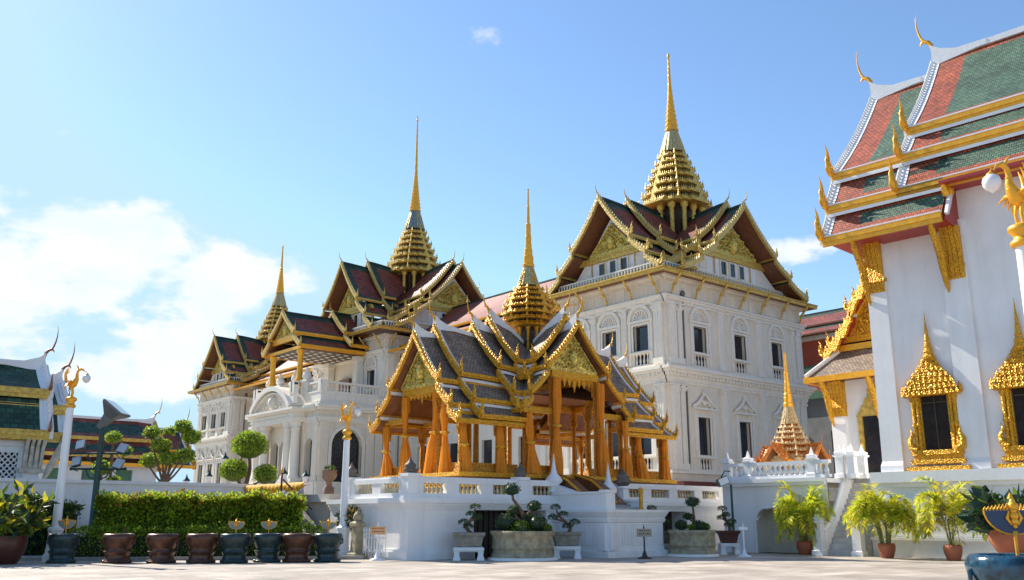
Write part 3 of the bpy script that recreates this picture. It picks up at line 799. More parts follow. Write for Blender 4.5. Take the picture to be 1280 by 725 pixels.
# linking wings
for v0, v1 in ((56.1, 83.5), (99.3, 123.1)):
    L_ = v1 - v0; M = wallframe('-u', 56, v1); n = 5; mb = MB(M); cs = [L_ * (k + .5) / n for k in range(n)]
    H = [(c - .95, c + .95, 13.6, 16.6) for c in cs] + [(c - .8, c + .8, 5.5, 9) for c in cs]
    wallgrid(mb, 0, L_, 2.6, 19.3, H, .45); mb.build('wall', stone, pal)
    for c in cs:
        w = MB(M); w.box(c - .95, c + .95, .3, .34, 13.6, 16.6); arch_fill(w, c - .95, c + .95, 15.65, 16.6, .02, .3, 1)
        o = w.build('window', [mat('blue_dark_pane', (.03, .05, .085), .15, var=.3), stone], pal)
        f = MB(M); arch_band(f, c, 15.65, .95, .26, -.14, .1); f.box(c - 1.21, c - .95, -.14, .1, 13.5, 15.65); f.box(c + .95, c + 1.21, -.14, .1, 13.5, 15.65); f.box(c - 1.4, c + 1.4, -.22, .05, 13.3, 13.5)
        for x in (-.32, .32): f.box(c + x - .04, c + x + .04, .2, .3, 13.6, 16.5)
        f.build('frame', trim, o)
        w = MB(M); w.box(c - .8, c + .8, .3, .34, 5.5, 9); w.build('window', glass, pal)
    cb = MB(M)
    for zA, zB, p in ((2.6, 3.6, .2), (11.75, 12.05, .2), (12.05, 12.3, .3), (12.3, 12.74, .5), (17.9, 18.2, .25), (18.9, 19.2, .35)):
        if zA in (11.75, 17.9, 18.9): cb.cut()
        cb.box(0, L_, -p, .1, zA, zB)
    cb.build('cornice', trim, pal)
    for k in range(n + 1):
        x = max(.4, min(L_ - .4, L_ * k / n)); p = MB(M); p.box(x - .35, x + .35, -.15, .05, 3.6, 11.75); p.cut(); p.box(x - .35, x + .35, -.15, .05, 12.75, 17.4); p.box(x - .45, x + .45, -.22, .05, 17.4, 17.9); p.build('pilaster', trim, pal)
    st = dict(pst); st.update(field=t_pink, edge=t_pink, soffit=brownsoffit, ridge=t_green, fascia=goldp, band=.0)
    gable_roof(pal, TR(61.3, v0, 0, 90), -3, L_ + 3, [(0, 25.1, 5.0, 21.35), (4.85, 20.95, 6.6, 20.1), (6.5, 19.9, 8.2, 19.3)], st, finial=False)
# carriage porch below the centre block
F0, F1 = 45.3, 43.9
M = wallframe('-u', F0, 99.3); mb = MB(M)
fl = [(1.2, 2.9), (12.9, 14.6)]
H = [(a, b, 2.6, 9.6) for a, b in fl] + [(5.2, 6.9, 2.6, 9.6), (7.2, 8.9, 2.6, 9.6), (9.2, 10.9, 2.6, 9.6)]
wallgrid(mb, 0, 15.8, 2.4, 13.2, H, .8)
for a, b, _, _ in H: arch_fill(mb, a, b, 8.75, 9.6, .02, .6)
mb.build('porch_wall', stone, pal)
mb = MB(M)
for a, b, _, _ in H: mb.cut(); mb.box(a, b, .7, .75, 2.4, 9.6)
mb.build('porch_arch_grille', glass, pal)
M2 = wallframe('-v', 83.5, F0); mb = MB(M2)
wallgrid(mb, 0, 7.6, 2.4, 13.2, [(1.45, 5.0, 2.4, 10.6)], .5)
arch_fill(mb, 1.45, 5.0, 8.82, 10.6, .02, .45)
mb.build('porch_wall', stone, pal)
d = MB(M2); d.box(1.45, 5.0, .5, .56, 2.4, 10.6); dr = d.build('door', glass, pal)
d = MB(M2)
for x in (2.0, 2.6, 3.85, 4.45):
    for z in range(8):
        zz = 4.2 + z * .75; d.tube([(x - .2, .48, zz), (x, .46, zz + .2), (x + .2, .48, zz + .35), (x, .46, zz + .55)], .028, 5)
for x in (1.5, 3.22, 4.95): d.box(x - .035, x + .035, .44, .5, 2.4, 9.5)
d.build('iron_scrollwork', mat('dull_brass', (.16, .11, .03), .4, metal=.4), dr)
d = MB(M2); arch_band(d, 3.225, 8.82, 1.78, .35, -.12, .1, n=18); d.box(1.1, 1.45, -.12, .1, 2.4, 8.82); d.box(5.0, 5.35, -.12, .1, 2.4, 8.82); d.build('door_frame', trim, dr)
for M_, L_, e in ((M, 15.8, 0), (M2, 7.6, 0)):
    cb = MB(M_)
    for zA, zB, p in ((2.4, 5.0, .25), (5.0, 5.2, .32), (11.2, 11.45, .18), (11.45, 11.7, .28), (12.35, 12.6, .4), (12.6, 12.9, .62), (12.9, 13.2, .3)):
        if zA in (11.2, 12.35): cb.cut()
        cb.box(-p, L_ - (.004 if M_ is M else 0), -p, .1, zA, zB)
    cb.build('cornice', trim, pal)
    for x in ([.5, 3.5, 12.3, 15.2] if M_ is M else [.55, 5.9, 7.0]):
        p = MB(M_); p.box(x - .45, x + .45, -.16, .05, 5.2, 11.2); p.box(x - .55, x + .55, -.24, .05, 10.7, 11.2); p.box(x - .55, x + .55, -.24, .05, 5.2, 5.7)
        for q in range(8): p.box(x - .46, x + .46, -.18, -.155, 5.8 + .6 * q, 5.84 + .6 * q)
        p.build('pilaster', stone, pal)
# projecting centre with paired columns, entablature and round pediment
Mc = wallframe('-u', F1, 96.4); Lc = 10.
for x in (.7, 2.3, 7.7, 9.3):
    c = MB(Mc); c.box(x - .75, x + .75, -.1, 1.4, 2.4, 5.3); c.box(x - .62, x + .62, .03, 1.27, 5.3, 5.6)
    c.lathe([(.62, 5.6), (.62, 5.8), (.5, 5.95), (.5, 7.5), (.42, 10.5), (.5, 10.6), (.5, 10.7), (.44, 10.75), (.62, 11.1), (.62, 11.3)], 18, (x, .65, 0)); c.build('column', trim, pal)
e = MB(Mc)
e.box(0, Lc, 0, 1.5, 11.3, 12.3)
for zA, zB, p in ((12.3, 12.5, .3), (12.5, 12.75, .55), (11.7, 11.8, .1)): e.box(-p, Lc + p, -p, 1.5, zA, zB)
e.box(1.5, Lc - 1.5, -.06, .02, 11.95, 12.2)
e.build('entablature', trim, pal)
e = MB(Mc); c = 5.
rad, zc = 5.6, 12.75 - 3.4
arch_band(e, c, zc, rad - .1, .5, -.5, 1.4, n=22, a0=38, a1=142)
arch_band(e, c, zc, rad - .45, .2, -.25, 1.2, n=22, a0=42, a1=138)
pd = e.build('round_pediment', trim, pal)
e = MB(Mc)
A = [(c + (rad - .4) * math.cos(R(a)), .15, zc + (rad - .4) * math.sin(R(a))) for a in range(40, 141, 5)]
e.ext(A, (0, 1, 0))
for k in range(16):
    e.ball((c + random.uniform(-2.6, 2.6), .12, 12.95 + random.random() * .6), random.uniform(.12, .3), 8)
e.ball((c, .05, 13.6), .6, 10, sq=1.3)
e.build('tympanum', stone, pd)
# porch roof terrace: parapet with urns
for M_, L_, segs in ((M, 15.8, [(0, 3.4), (12.4, 15.8)]), (Mc, 10., [(0.2, 1.2), (8.8, 9.8)]), (M2, 7.5, [(0, 7.5)])):
    for a, b in segs:
        q = MB(M_); q.box(a, b, -.02, .4, 13.2, 14.2); q.box(a, b, -.07, .45, 14.2, 14.35); q.box(a, b, -.05, .4, 15.15, 15.35); balusters(q, a + .3, b - .3, .17, 14.35, 15.15, .38)
        for x in (a + .3, b - .3): q.cut(); q.box(x - .3, x + .3, -.08, .46, 14.35, 15.5)
        q.build('parapet', trim, pal)
q = MB(M); q.box(3.4, 12.4, .2, .5, 13.2, 14.2); q.box(3.4, 12.4, .15, .55, 15.15, 15.35); balusters(q, 3.6, 12.2, .35, 14.2, 15.15, .38); q.box(0, 15.8, .6, 7.6, 12.9, 13.25); q.build('parapet', trim, pal)
for x in (3.6, 6.1, 9.7, 12.2):
    q = MB(M); q.box(x - .55, x + .55, -.12, .6, 13.2, 15.55); q.box(x - .7, x + .7, -.25, .72, 15.55, 15.8); q.lathe([(.3, 15.8), (.5, 16.1), (.42, 16.5), (.2, 16.7), (.26, 16.8), (.02, 17.2)], 12, (x, .2, 0)); q.build('parapet_pier', trim, pal)
# balcony pavilion: gilded columns and its own tiled roof reaching out from the centre block
for v in (94.6, 88.2):
    for u in (45.2, 47.6):
        if u > 46 and v > 90: pass
        q = MB(); q.lathe([(.45, 15.2), (.45, 15.9), (.32, 16.1), (.28, 18.6), (.42, 19.0), (.42, 19.3)], 10, (u, v, 0)) if u < 46 else q.lathe([(.4, 15.2), (.3, 15.6), (.26, 18.8), (.4, 19.3)], 10, (u, v, 0))
        q.build('gilded_column', goldp, pal) if u < 46 else None
st = dict(pst); st.update(fascia=goldp, eave=.35, tooth=.36)
gable_roof(pal, TR(52, 91.4, 0, 180), -1.5, 7.6, [(0, 23.7, 2.9, 21.15), (2.8, 20.75, 4.4, 19.55)], st)
gable_roof(pal, TR(52, 91.4, 0, 180), -1.5, 1.5, [(0, 24.5, 3.1, 21.8), (3.0, 21.4, 4.6, 20.2)], st)
pediment(pal, TR(52, 91.4, 0, 180), 7.0, 2.4, 20.9, 23.3, carve)
q = MB(); q.box(44.9, 52.6, 87.6, 95.2, 19.15, 19.3, 0)
for k in range(7):
    for j in range(6): q.box(45.4 + k * 1.05, 45.8 + k * 1.05, 88.2 + j * 1.2, 88.6 + j * 1.2, 19.1, 19.16, 1)
q.build('coffered_ceiling', [wood_gap_dark, trim], pal)
q = MB(); q.box(44.85, 52.5, 87.5, 87.7, 19.2, 19.5); q.box(44.85, 52.5, 95.1, 95.3, 19.2, 19.5); q.box(44.85, 45.05, 87.7, 95.1, 19.2, 19.55); q.box(44.8, 45.1, 88.5, 94.3, 20.3, 20.9); q.build('gilded_beam', goldp, pal)
for v in (94.6, 88.2):
    q = MB(); q.box(51.9, 52.7, v - .45, v + .45, 13.2, 19.2); q.box(51.8, 52.75, v - .55, v + .55, 18.6, 19.15); q.build('pilaster', trim, pal)
q = MB(); q.box(52.4, 52.75, 90.3, 92.5, 13.3, 17); q.build('balcony_door', brownwood, pal)
# dark awning line and tubs at the foot of the near block
q = MB(); q.box(52.2, 71, 42.7, 43.9, 2.7, 4.2); q.build('flower_trough', mat('dark_red_trough', (.11, .025, .018), .7), pal)

# ------------------------------------------------------------------ gilded pavilion on its white platform
PU, PV = 31.7, 36.0
pav = thing('gilded_pavilion', 'open gilded pavilion with grey stepped roofs and a slender gold spire on a white platform', 'pavilion', (PU, PV, 2.5))
vst = dict(field=t_grey, edge=t_grey, soffit=brownsoffit, fascia=gold, barge=gold, ridge=ridgew, fin=gold, border=.55, eave=.19, bw=.25, bt=.08, hh=.52, cs=.52, tooth=.2, rr=.11, swoop=.7, band=.15, verge=.24, th=.1, cz=.3)
base = MB()
def cross(mb, a, b, prof_):
    """cross shaped plinth courses: arm half lengths a (u) and b (v)"""
    for (z0, z1, g_) in prof_:
        mb.box(PU - a - g_, PU + a + g_, PV - 3.45 - g_, PV + 3.45 + g_, z0, z1); mb.box(PU - 3.65 - g_, PU + 3.65 + g_, PV - b - g_ * 1.01, PV + b + g_ * 1.01, z0 + .002, z1 - .002)
cross(base, 7.1, 3.75, [(2.4, 2.75, .35), (2.75, 3.0, .2), (3.0, 3.28, .0), (3.28, 3.42, .12), (3.42, 3.6, .2)])
bo = base.build('plinth', [gold], pav)
dkb = MB(); cross(dkb, 7.12, 3.77, [(2.8, 2.94, .21), (3.3, 3.4, .13)]); dkb.build('plinth_inlay', brownwood, bo)
fr = MB()
for s_ in (-1, 1):
    for k in range(46):
        x = PU - 7.0 + k * 14.0 / 45; fr.spike((x, PV + s_ * 3.62, 3.0), .07, .05, .3)
    for k in range(22):
        y = PV - 3.4 + k * 6.8 / 21; fr.spike((PU + s_ * 7.25, y, 3.0), .05, .07, .3)
    for k in range(24):
        x = PU - 3.6 + k * 7.2 / 23; fr.spike((x, PV + s_ * 3.92, 3.0), .07, .05, .3)
fr.build('lotus_moulding', goldp, bo)
cross_low = MB(); cross(cross_low, 7.3, 4.0, [(2.38, 2.42, .4)])
# roofs
inA = 2.2
def pavroofs(deg, arms):
    for off, segs in arms: gable_roof(pav, TR(PU, PV, 0, deg), 0 if off < 4 else 3.4, off, segs, vst, mf=1. if off < 4 else 0, sag=1.35 if off < 4 else .25)
main_in = [(0, 11.65, 2.15, 9.25), (2.05, 8.95, 2.7, 8.35)]
main_out = [(0, 11.15, 2.1, 8.85), (2.0, 8.55, 3.15, 7.5), (3.05, 7.2, 3.85, 6.6)]
porchB = [(0, 10.75, 2.1, 8.25), (2.0, 7.95, 3.1, 6.95), (3.0, 6.7, 3.7, 6.15)]
porchA = [(0, 10.25, 2.05, 7.85), (1.95, 7.55, 2.95, 6.65), (2.85, 6.4, 3.6, 5.9)]
for dg in (180, 0): pavroofs(dg, [(2.75, main_in), (3.8, main_out), (6.15, porchB), (7.35, porchA)])
for dg in (-90, 90): pavroofs(dg, [(2.85, main_in), (3.75, main_out)])
for dg, x in ((180, 6.85), (0, 6.85)):
    pediment(pav, TR(PU, PV, 0, dg), x, 1.6, 7.75, 9.75, carve)
for dg in (-90, 90): pediment(pav, TR(PU, PV, 0, dg), 3.3, 1.65, 8.75, 10.6, carve)
# entablature beams
bm = MB()
for sv in (-1, 1):
    for a_, b_ in ((-6.9, -2.9), (2.9, 6.9)):
        bm.cut(); bm.box(PU + a_, PU + b_, PV + sv * 1.4 - .12, PV + sv * 1.4 + .12, 7.35, 7.7)
    for a_, b_ in ((-6.9, -3.3), (3.3, 6.9)): bm.cut(); bm.box(PU + a_, PU + b_, PV + sv * 3.05 - .11, PV + sv * 3.05 + .11, 6.05, 6.32)
    for a_, b_ in ((-3.35, -1.45), (1.45, 3.35)): bm.cut(); bm.box(PU + a_, PU + b_, PV + sv * 3.4 - .1, PV + sv * 3.4 + .1, 6.5, 6.78)
for x in (-6.75, -4.6, 4.6, 6.75): bm.cut(); bm.box(PU + x - .12, PU + x + .12, PV - 1.5, PV + 1.5, 7.36, 7.69); bm.box(PU + x - .1, PU + x + .1, PV - 3.1, PV - 1.35, 6.1, 6.34); bm.box(PU + x - .1, PU + x + .1, PV + 1.35, PV + 3.1, 6.1, 6.34)
for x in (-1.5, 1.5): bm.cut(); bm.box(PU + x - .12, PU + x + .12, PV - 3.5, PV + 3.5, 8.3, 8.62)
for sv in (-1, 1): bm.cut(); bm.box(PU - 1.6, PU + 1.6, PV + sv * 3.4 - .13, PV + sv * 3.4 + .13, 8.32, 8.66)
bm.build('gilded_beam', gold, pav)
# hanging fringe under the gable beams
fg = MB()
for sv in (-1, 1):
    fg.cut()
    for k in range(9):
        x = -1.35 + k * 2.7 / 8; d = .75 if k in (0, 8) else (.55 if k == 4 else .3); fg.spike((PU + x, PV + sv * 3.42, 8.35), .16, .05, -d - .15)
    fg.cut()
    for k in range(9):
        x = -1.35 + k * 2.7 / 8; d = .75 if k in (0, 8) else (.55 if k == 4 else .3); fg.spike((PU + sv * 6.78, PV + x * .93, 7.4), .05, .16, -d)
fg.build('eave_fringe', gold, pav)
cl = MB(); cl.box(PU - 6.8, PU + 6.8, PV - 1.3, PV + 1.3, 7.72, 7.78); cl.box(PU - 1.4, PU + 1.4, PV - 3.3, PV + 3.3, 8.66, 8.72); cl.build('ceiling', brownsoffit, pav)


colgold = mat('dim_column_gold', (.58, .27, .03), .38, metal=.35, var=.55, vscale=14, bump=.8, bscale=18, tex='voronoi')


def pcol(u, v, zt, w=.125):
    mb = MB(); z = 3.6
    mb.box(u - w * 1.7, u + w * 1.7, v - w * 1.7, v + w * 1.7, z, z + .18); mb.box(u - w * 1.4, u + w * 1.4, v - w * 1.4, v + w * 1.4, z + .18, z + .42)
    mb.loft([[(u + w * x * q, v + w * y * q, zz) for x, y in RP] for zz, q in ((z + .42, 1.05), (zt - .6, .92), (zt - .5, 1.2), (zt - .12, 1.5), (zt, 1.5))], 0)
    for k in range(4):
        a = k * math.pi / 2; mb.spike((u + math.cos(a) * w * 1.1, v + math.sin(a) * w * 1.1, zt - .75), .07, .07, .5, (math.cos(a) * .15, math.sin(a) * .15))
    mb.build('column', colgold, pav)


for su in (-1, 1):
    for x in (6.75, 4.6):
        for sv in (-1, 1):
            pcol(PU + su * x, PV + sv * 1.4, 7.36); pcol(PU + su * x, PV + sv * 3.05, 6.06)
    for sv in (-1, 1):
        pcol(PU + su * 3.25, PV + sv * 3.4, 6.5); pcol(PU + su * 1.5, PV + sv * 3.4, 8.32, .14); pcol(PU + su * 2.9, PV + sv * 1.4, 7.36, .15)
# low gilded railings between the columns
rl = MB()
def rail(u0, v0, u1, v1):
    rl.cut()
    if u0 == u1: rl.box(u0 - .06, u0 + .06, v0, v1, 3.6, 3.95); rl.box(u0 - .1, u0 + .1, v0, v1, 3.95, 4.04); rl.box(u0 - .1, u0 + .1, v0, v1, 3.6, 3.72)
    else: rl.box(u0, u1, v0 - .06, v0 + .06, 3.6, 3.95); rl.box(u0, u1, v0 - .1, v0 + .1, 3.95, 4.04); rl.box(u0, u1, v0 - .1, v0 + .1, 3.6, 3.72)
for su in (-1, 1):
    for sv in (-1, 1):
        a, b = sorted((PU + su * 6.5, PU + su * 4.85)); rail(a, PV + sv * 3.05, b, PV + sv * 3.05)
        a, b = sorted((PU + su * 4.35, PU + su * 3.5)); rail(a, PV + sv * 3.05, b, PV + sv * 3.05)
        a, b = sorted((PU + su * 3.0, PU + su * 1.75)); rail(a, PV + sv * 3.4, b, PV + sv * 3.4)
        a, b = sorted((PV + sv * 1.65, PV + sv * 2.85)); rail(PU + su * 6.75, a, PU + su * 6.75, b)
rl.build('railing', colgold, pav)
# spire of the pavilion
for k in range(8):
    a = k * math.pi / 4; mb = MB(); mb.lathe([(.1, 10.2), (.07, 10.5), (.07, 11.2), (.14, 11.45)], 6, (PU + .62 * math.cos(a), PV + .62 * math.sin(a), 0)); mb.build('crown_column', gold, pav)
mb = MB(); mb.box(PU - .45, PU + .45, PV - .45, PV + .45, 9.8, 11.5); mb.build('crown_core', wood_gap_dark, pav)
T = []; z = 11.5
for r, h in ((.98, .3), (1.18, .32), (1.25, .36), (1.2, .36), (1.06, .34), (.88, .3), (.68, .28)): T.append((r * 1.06, z, z + h)); z += h
spire(pav, (PU, PV, 0), T, [(.6, z), (.5, z + .3), (.34, z + .85), (.27, z + 1.1)], [(.3, z + 1.1), (.15, z + 2.4), (.08, z + 3.6), (.02, 19.4)], [gold, gold, wood_gap_dark, silvergilt, goldp], tooth=.2)

# orange curtains: gathered silk hung from the beams
curt = [(24.95, 38.95, 6.0, 'short orange curtain at the outermost left column of the gilded pavilion', .5), (24.95, 37.3, 7.3, 'tall orange curtain left of the opening under the left gable', .35),
        (24.95, 34.75, 7.3, 'tall orange curtain swept wide right of the opening under the left gable', -.55), (25.0, 32.95, 6.0, 'short bright orange curtain at the corner post nearest the left gable', .3),
        (27.05, 32.85, 6.0, 'narrow orange curtain on the second post right of the left gable corner', .12), (28.4, 32.35, 6.45, 'long orange curtain tapering from the post left of the right gable', .4),
        (30.15, 32.3, 8.2, 'tall slim orange curtain on the left post of the right gable opening', -.15), (33.15, 32.3, 8.2, 'tall orange curtain on the right post of the right gable opening', .25),
        (34.95, 32.35, 6.45, 'straight orange curtain just right of the right gable opening', .1), (36.35, 32.75, 6.0, 'wide swept orange curtain on the second post from the right end', .45),
        (38.5, 32.8, 6.0, 'thin orange curtain on the rightmost post of the gilded pavilion', .05),
        (24.97, 34.1, 7.2, 'pale orange curtain behind the swept one under the left gable', .3)]
for i, (u, v, zt, lab, sw) in enumerate(curt):
    c = thing('curtain', lab, 'curtain', (u, v, 3.6), 0, 'orange curtains tied to the pavilion columns')
    mb = MB(); rings = []; H_ = zt - 3.62; front_u = v < 33 
    for k in range(15):
        t = k / 14; z = zt - H_ * t
        w = .17 + .03 * math.sin(t * 9 + i) + .25 * max(0, t - .45) ** 1.1 * (1 + abs(sw)) - .05 * math.exp(-((t - .5) / .12) ** 2)
        off = sw * (max(0, t - .25)) ** 1.2
        du, dv = (off, -.12) if front_u else (-.12, -off)
        rg = []
        for q in range(28):
            a = 2 * math.pi * q / 28; rr = w * (1 + .26 * math.sin(a * 7 + i * 2 + t * 1.5))
            if front_u: rg.append((u + du + rr * math.cos(a), v + dv + rr * .62 * math.sin(a), z))
            else: rg.append((u + du + rr * .62 * math.cos(a), v + dv + rr * math.sin(a), z))
        rings.append(rg)
    mb.loft(rings, 0, smooth=True); mb.build('draped_cloth', orange, c)
    tb = MB(); m_ = rings[7]; cx = sum(p[0] for p in m_) / 28; cy = sum(p[1] for p in m_) / 28; zz = m_[0][2]
    tb.lathe([(.2, -.05), (.235, 0), (.2, .05)], 12, (cx, cy, zz)); tb.ball((cx - .1, cy - .17, zz - .04), .09, 8); tb.build('tie_band', yellow, c)

# ------------------------------------------------------------------ platform
capstone = mat('weathered_bronze_cap', (.13, .105, .085), .6, var=.35, bump=.2)
plat = thing('platform', 'white walled platform with a low balustrade carrying the gilded pavilion', 'platform', (21, 31.2, 0))
V0, U0 = 31.2, 21.06
ZT_ = 2.35
mb = MB()
M = wallframe('-v', V0, U0)
mb.M = M
wallgrid(mb, 0, 26.5, 0, ZT_, [(3.3, 7.4, 0, 1.95), (15.1, 17.2, 0, 1.95)], 1.2)
mb.M = I4
mb.add([(U0, V0, 0), (U0, V0 + 6.2, 0), (U0, V0 + 6.2, ZT_), (U0, V0, ZT_)], [(0, 3, 2, 1)])
mb.add([(U0, V0, ZT_), (47.5, V0, ZT_), (47.5, 41, ZT_), (U0, 41, ZT_)], [(0, 1, 2, 3)])
mb.add([(U0, V0 + 6.2, 0), (30, V0 + 6.2, 0), (30, V0 + 6.2, ZT_), (U0, V0 + 6.2, ZT_)], [(0, 1, 2, 3)])
mb.build('wall', white, plat)
dd = MB(M)
for a, b in ((3.3, 7.4), (15.1, 17.2)):
    dd.cut(); dd.box(a, b, 1.0, 1.05, 0, 1.95)
    for k in range(int((b - a) / .3)): dd.box(a + .1 + k * .3, a + .16 + k * .3, .94, 1.0, 0, 1.95)
dd.build('door', wood_gap_dark, plat)
cb = MB()
for a, b in ((U0, U0 + 3.3), (U0 + 7.4, 28.8), (32.5, 36.1), (38.3, 47.5)):
    cb.cut()
    for zA, zB, p in ((0, .32, .1), (.32, .42, .06)): cb.box(a - (p if a == U0 else 0), b, V0 - p, V0 + .1, zA, zB)
cb.cut()
for zA, zB, p in ((0, .32, .1), (.32, .42, .06)): cb.box(U0 - p + .002, U0 + .1, V0 + .1, V0 + 6.2, zA, zB)
cb.cut()
for zA, zB, p in ((1.98, 2.1, .06), (2.1, 2.22, .14), (2.22, 2.42, .24)):
    cb.box(U0 - p, 47.5, V0 - p, V0 + .1, zA, zB); cb.box(U0 - p + .002, U0 + .1, V0 + .1, V0 + 6.2, zA, zB)
cb.build('ledge', cleanwhite, plat)


def platform_balustrade(x0, x1, y0, y1, n):
    """solid parapet with baluster panels between (x0,y0) and (x1,y1), axis aligned"""
    L_ = math.hypot(x1 - x0, y1 - y0); st = L_ / n
    alongx = abs(x1 - x0) > abs(y1 - y0)
    def bx(mb, a, b, w, z0, z1, mi=0):
        if alongx: mb.box(x0 + a, x0 + b, y0 - w, y0 + w, z0, z1, mi)
        else: mb.box(x0 - w, x0 + w, y0 + a, y0 + b, z0, z1, mi)
    mb = MB()
    bx(mb, 0, L_, .17, 2.42, 2.62); bx(mb, 0, L_, .19, 3.02, 3.2); bx(mb, 0, L_, .13, 3.2, 3.27)
    for k in range(n + 1):
        a, b = k * st - .32, k * st + .32
        bx(mb, max(0, a), min(L_, b), .16, 2.62, 3.02)
    o = mb.build('balustrade', white, plat)
    b = MB()
    for k in range(n):
        b.cut(); a0, a1 = k * st + .36, (k + 1) * st - .36; m = max(2, int((a1 - a0) / .2))
        for q in range(m):
            t = a0 + (a1 - a0) * (q + .5) / m; p = (x0 + t, y0, 2.62) if alongx else (x0, y0 + t, 2.62)
            b.lathe([(r * .15, z * .4) for r, z in BAL], 8, p)
    b.build('baluster_row', mat('glazed_baluster', (.50, .45, .30), .35, var=.3), o)


def lotus_post(x, y, z0, h, capm, w=.26):
    mb = MB(); mb.slabz(x - w, x + w, y - w, y + w, [(z0, .04), (z0 + .15, .04), (z0 + .2, 0), (z0 + h - .18, 0), (z0 + h - .12, .05), (z0 + h, .05)]); o = mb.build('post', cleanwhite, plat)
    c = MB(); z = z0 + h; c.lathe([(.18, 0), (.27, .07), (.3, .15), (.2, .22), (.25, .28), (.22, .36), (.12, .44), (.07, .52), (.015, .66)], 12, (x, y, z)); c.build('lotus_cap', capm, o)


platform_balustrade(U0 + .35, 26.85, V0 + .12, V0 + .12, 3)
platform_balustrade(27.3, 29.2, V0 + .12, V0 + .12, 1)
platform_balustrade(33.2, 47.3, V0 + .12, V0 + .12, 7)
platform_balustrade(U0 + .12, U0 + .12, V0 + .35, V0 + 4.4, 2)
lotus_post(U0 + .12, V0 + .12, 2.4, .98, capstone); lotus_post(27.05, V0 + .12, 2.4, .98, capstone); lotus_post(U0 + .12, V0 + 4.7, 2.4, .95, capstone)
# projecting stair block
SU0, SU1, SV = 28.85, 32.4, 27.8
mb = MB()
mb.slabz(SU0, SU1, SV, V0, [(0, .12), (.25, .12), (.3, .02), (.42, .02), (.45, 0), (1.42, 0), (1.46, .06), (1.6, .1), (1.62, .05), (1.72, .12), (1.88, .2), (1.98, .2), (1.98, .02)])
for k in range(20): mb.box(SU0 + .75 + k * .14, SU0 + .82 + k * .14, SV - .03, SV, .5, 1.38)
for k in range(14): mb.box(SU0 - .03, SU0, SV + .8 + k * .16, SV + .88 + k * .16, .5, 1.38)
for k, g_ in ((0, .16), (1, .1), (2, .05)):
    x = SU0 + .12 + .28 * k; mb.box(x - .1, x + .12, SV - g_, SV + .02, .3, 1.42); mb.box(SU0 - g_ * .99, SU0 + .02, SV + .12 + .28 * k - .1, SV + .24 + .28 * k, .3, 1.42)
st_ = mb.build('stair_block', white, plat)
mb = MB()
mb.slabz(SU0 + .02, SU0 + .5, SV + .3, V0, [(1.98, 0), (2.62, 0), (2.64, .05), (2.74, .05)]); mb.ext([(SU0 + .02, V0 - 1.3, 2.74), (SU0 + .02, V0, 2.74), (SU0 + .02, V0, 3.1)], (.48, 0, 0))
mb.cut(); mb.slabz(SU1 - .5, SU1 - .02, SV + .9, V0, [(1.98, 0), (2.3, 0), (2.35, .05), (2.45, .05)])
mb.cut(); mb.slabz(SU0 - .02, SU0 + .54, SV + .02, SV + .32, [(1.98, 0), (2.66, 0), (2.68, .06), (2.8, .06)])
mb.build('stair_cheek', white, st_)
mb = MB()
for k in range(5): mb.box(SU0 + .5, SU1 - .5, SV + 1.0 + k * .45, V0, 1.98 + k * .12, 2.1 + k * .12)
mb.build('steps', mat('dark_step_stone', (.4, .38, .35), .85), st_)  # darker grey stone than the terrace stair
for x, z in ((29.05, 2.76), (32.1, 2.45)):
    c = MB(); y = V0 + .1 if x < 30 else V0 - .4
    c.lathe([(.3, 0), (.3, .2), (.2, .3), (.42, .5), (.36, .62), (.16, .85), (.1, 1.1), (.04, 1.5), (.01, 1.75)], 12, (x, y, z)); c.build('white_finial', cleanwhite, plat)
x, y = 32.9, V0 - .6
c = MB(); c.slabz(x - .2, x + .2, y - .2, y + .2, [(1.9, .14), (2.1, .14), (2.2, .05), (2.5, 0), (2.95, -.02), (3.0, .08), (3.1, .08)]); pp = c.build('post', cleanwhite, plat)
c = MB(); c.lathe([(.2, 0), (.36, .12), (.42, .24), (.28, .34), (.34, .42), (.2, .56), (.1, .7), (.02, .85)], 12, (x, y, 3.1)); c.build('lotus_cap', capstone, pp)
# brown boards covering the mounting stair
for (a, b, la) in ((29.5, 30.15, 'brown sloping stair board left of the pavilion steps'), (31.1, 31.75, 'brown sloping stair board right of the pavilion steps')):
    t = thing('stair_board', la, 'stair board', (a, V0 - .6, 2.5), 0, 'brown boards on the pavilion stair')
    mb = MB(); mb.ext([(a, V0 + .9, 3.65), (a, V0 - .3, 3.3), (a, V0 - 1.9, 2.25), (a, V0 - 1.7, 2.0), (a, V0 - .1, 2.75), (a, V0 + .9, 3.0)], (b - a, 0, 0)); mb.build('board', brownwood, t)
    mb = MB(); mb.tube([(a - .02, V0 + .9, 3.68), (a - .02, V0 - .3, 3.33), (a - .02, V0 - 1.9, 2.28), (a - .02, V0 - 2.1, 2.4)], [.06, .06, .06, .03], 6); mb.build('edge_rail', goldp, t)
q = MB(); q.lathe([(.11, 0), (.11, .1), (.09, .15), (.09, .75), (.12, .8), (.12, .9), (.03, 1.0)], 10, (31.9, V0 - 2.6, 1.98))
tag(q.build('gilt_bollard', gold), 'short gold bollard standing on the white stair block', 'bollard')

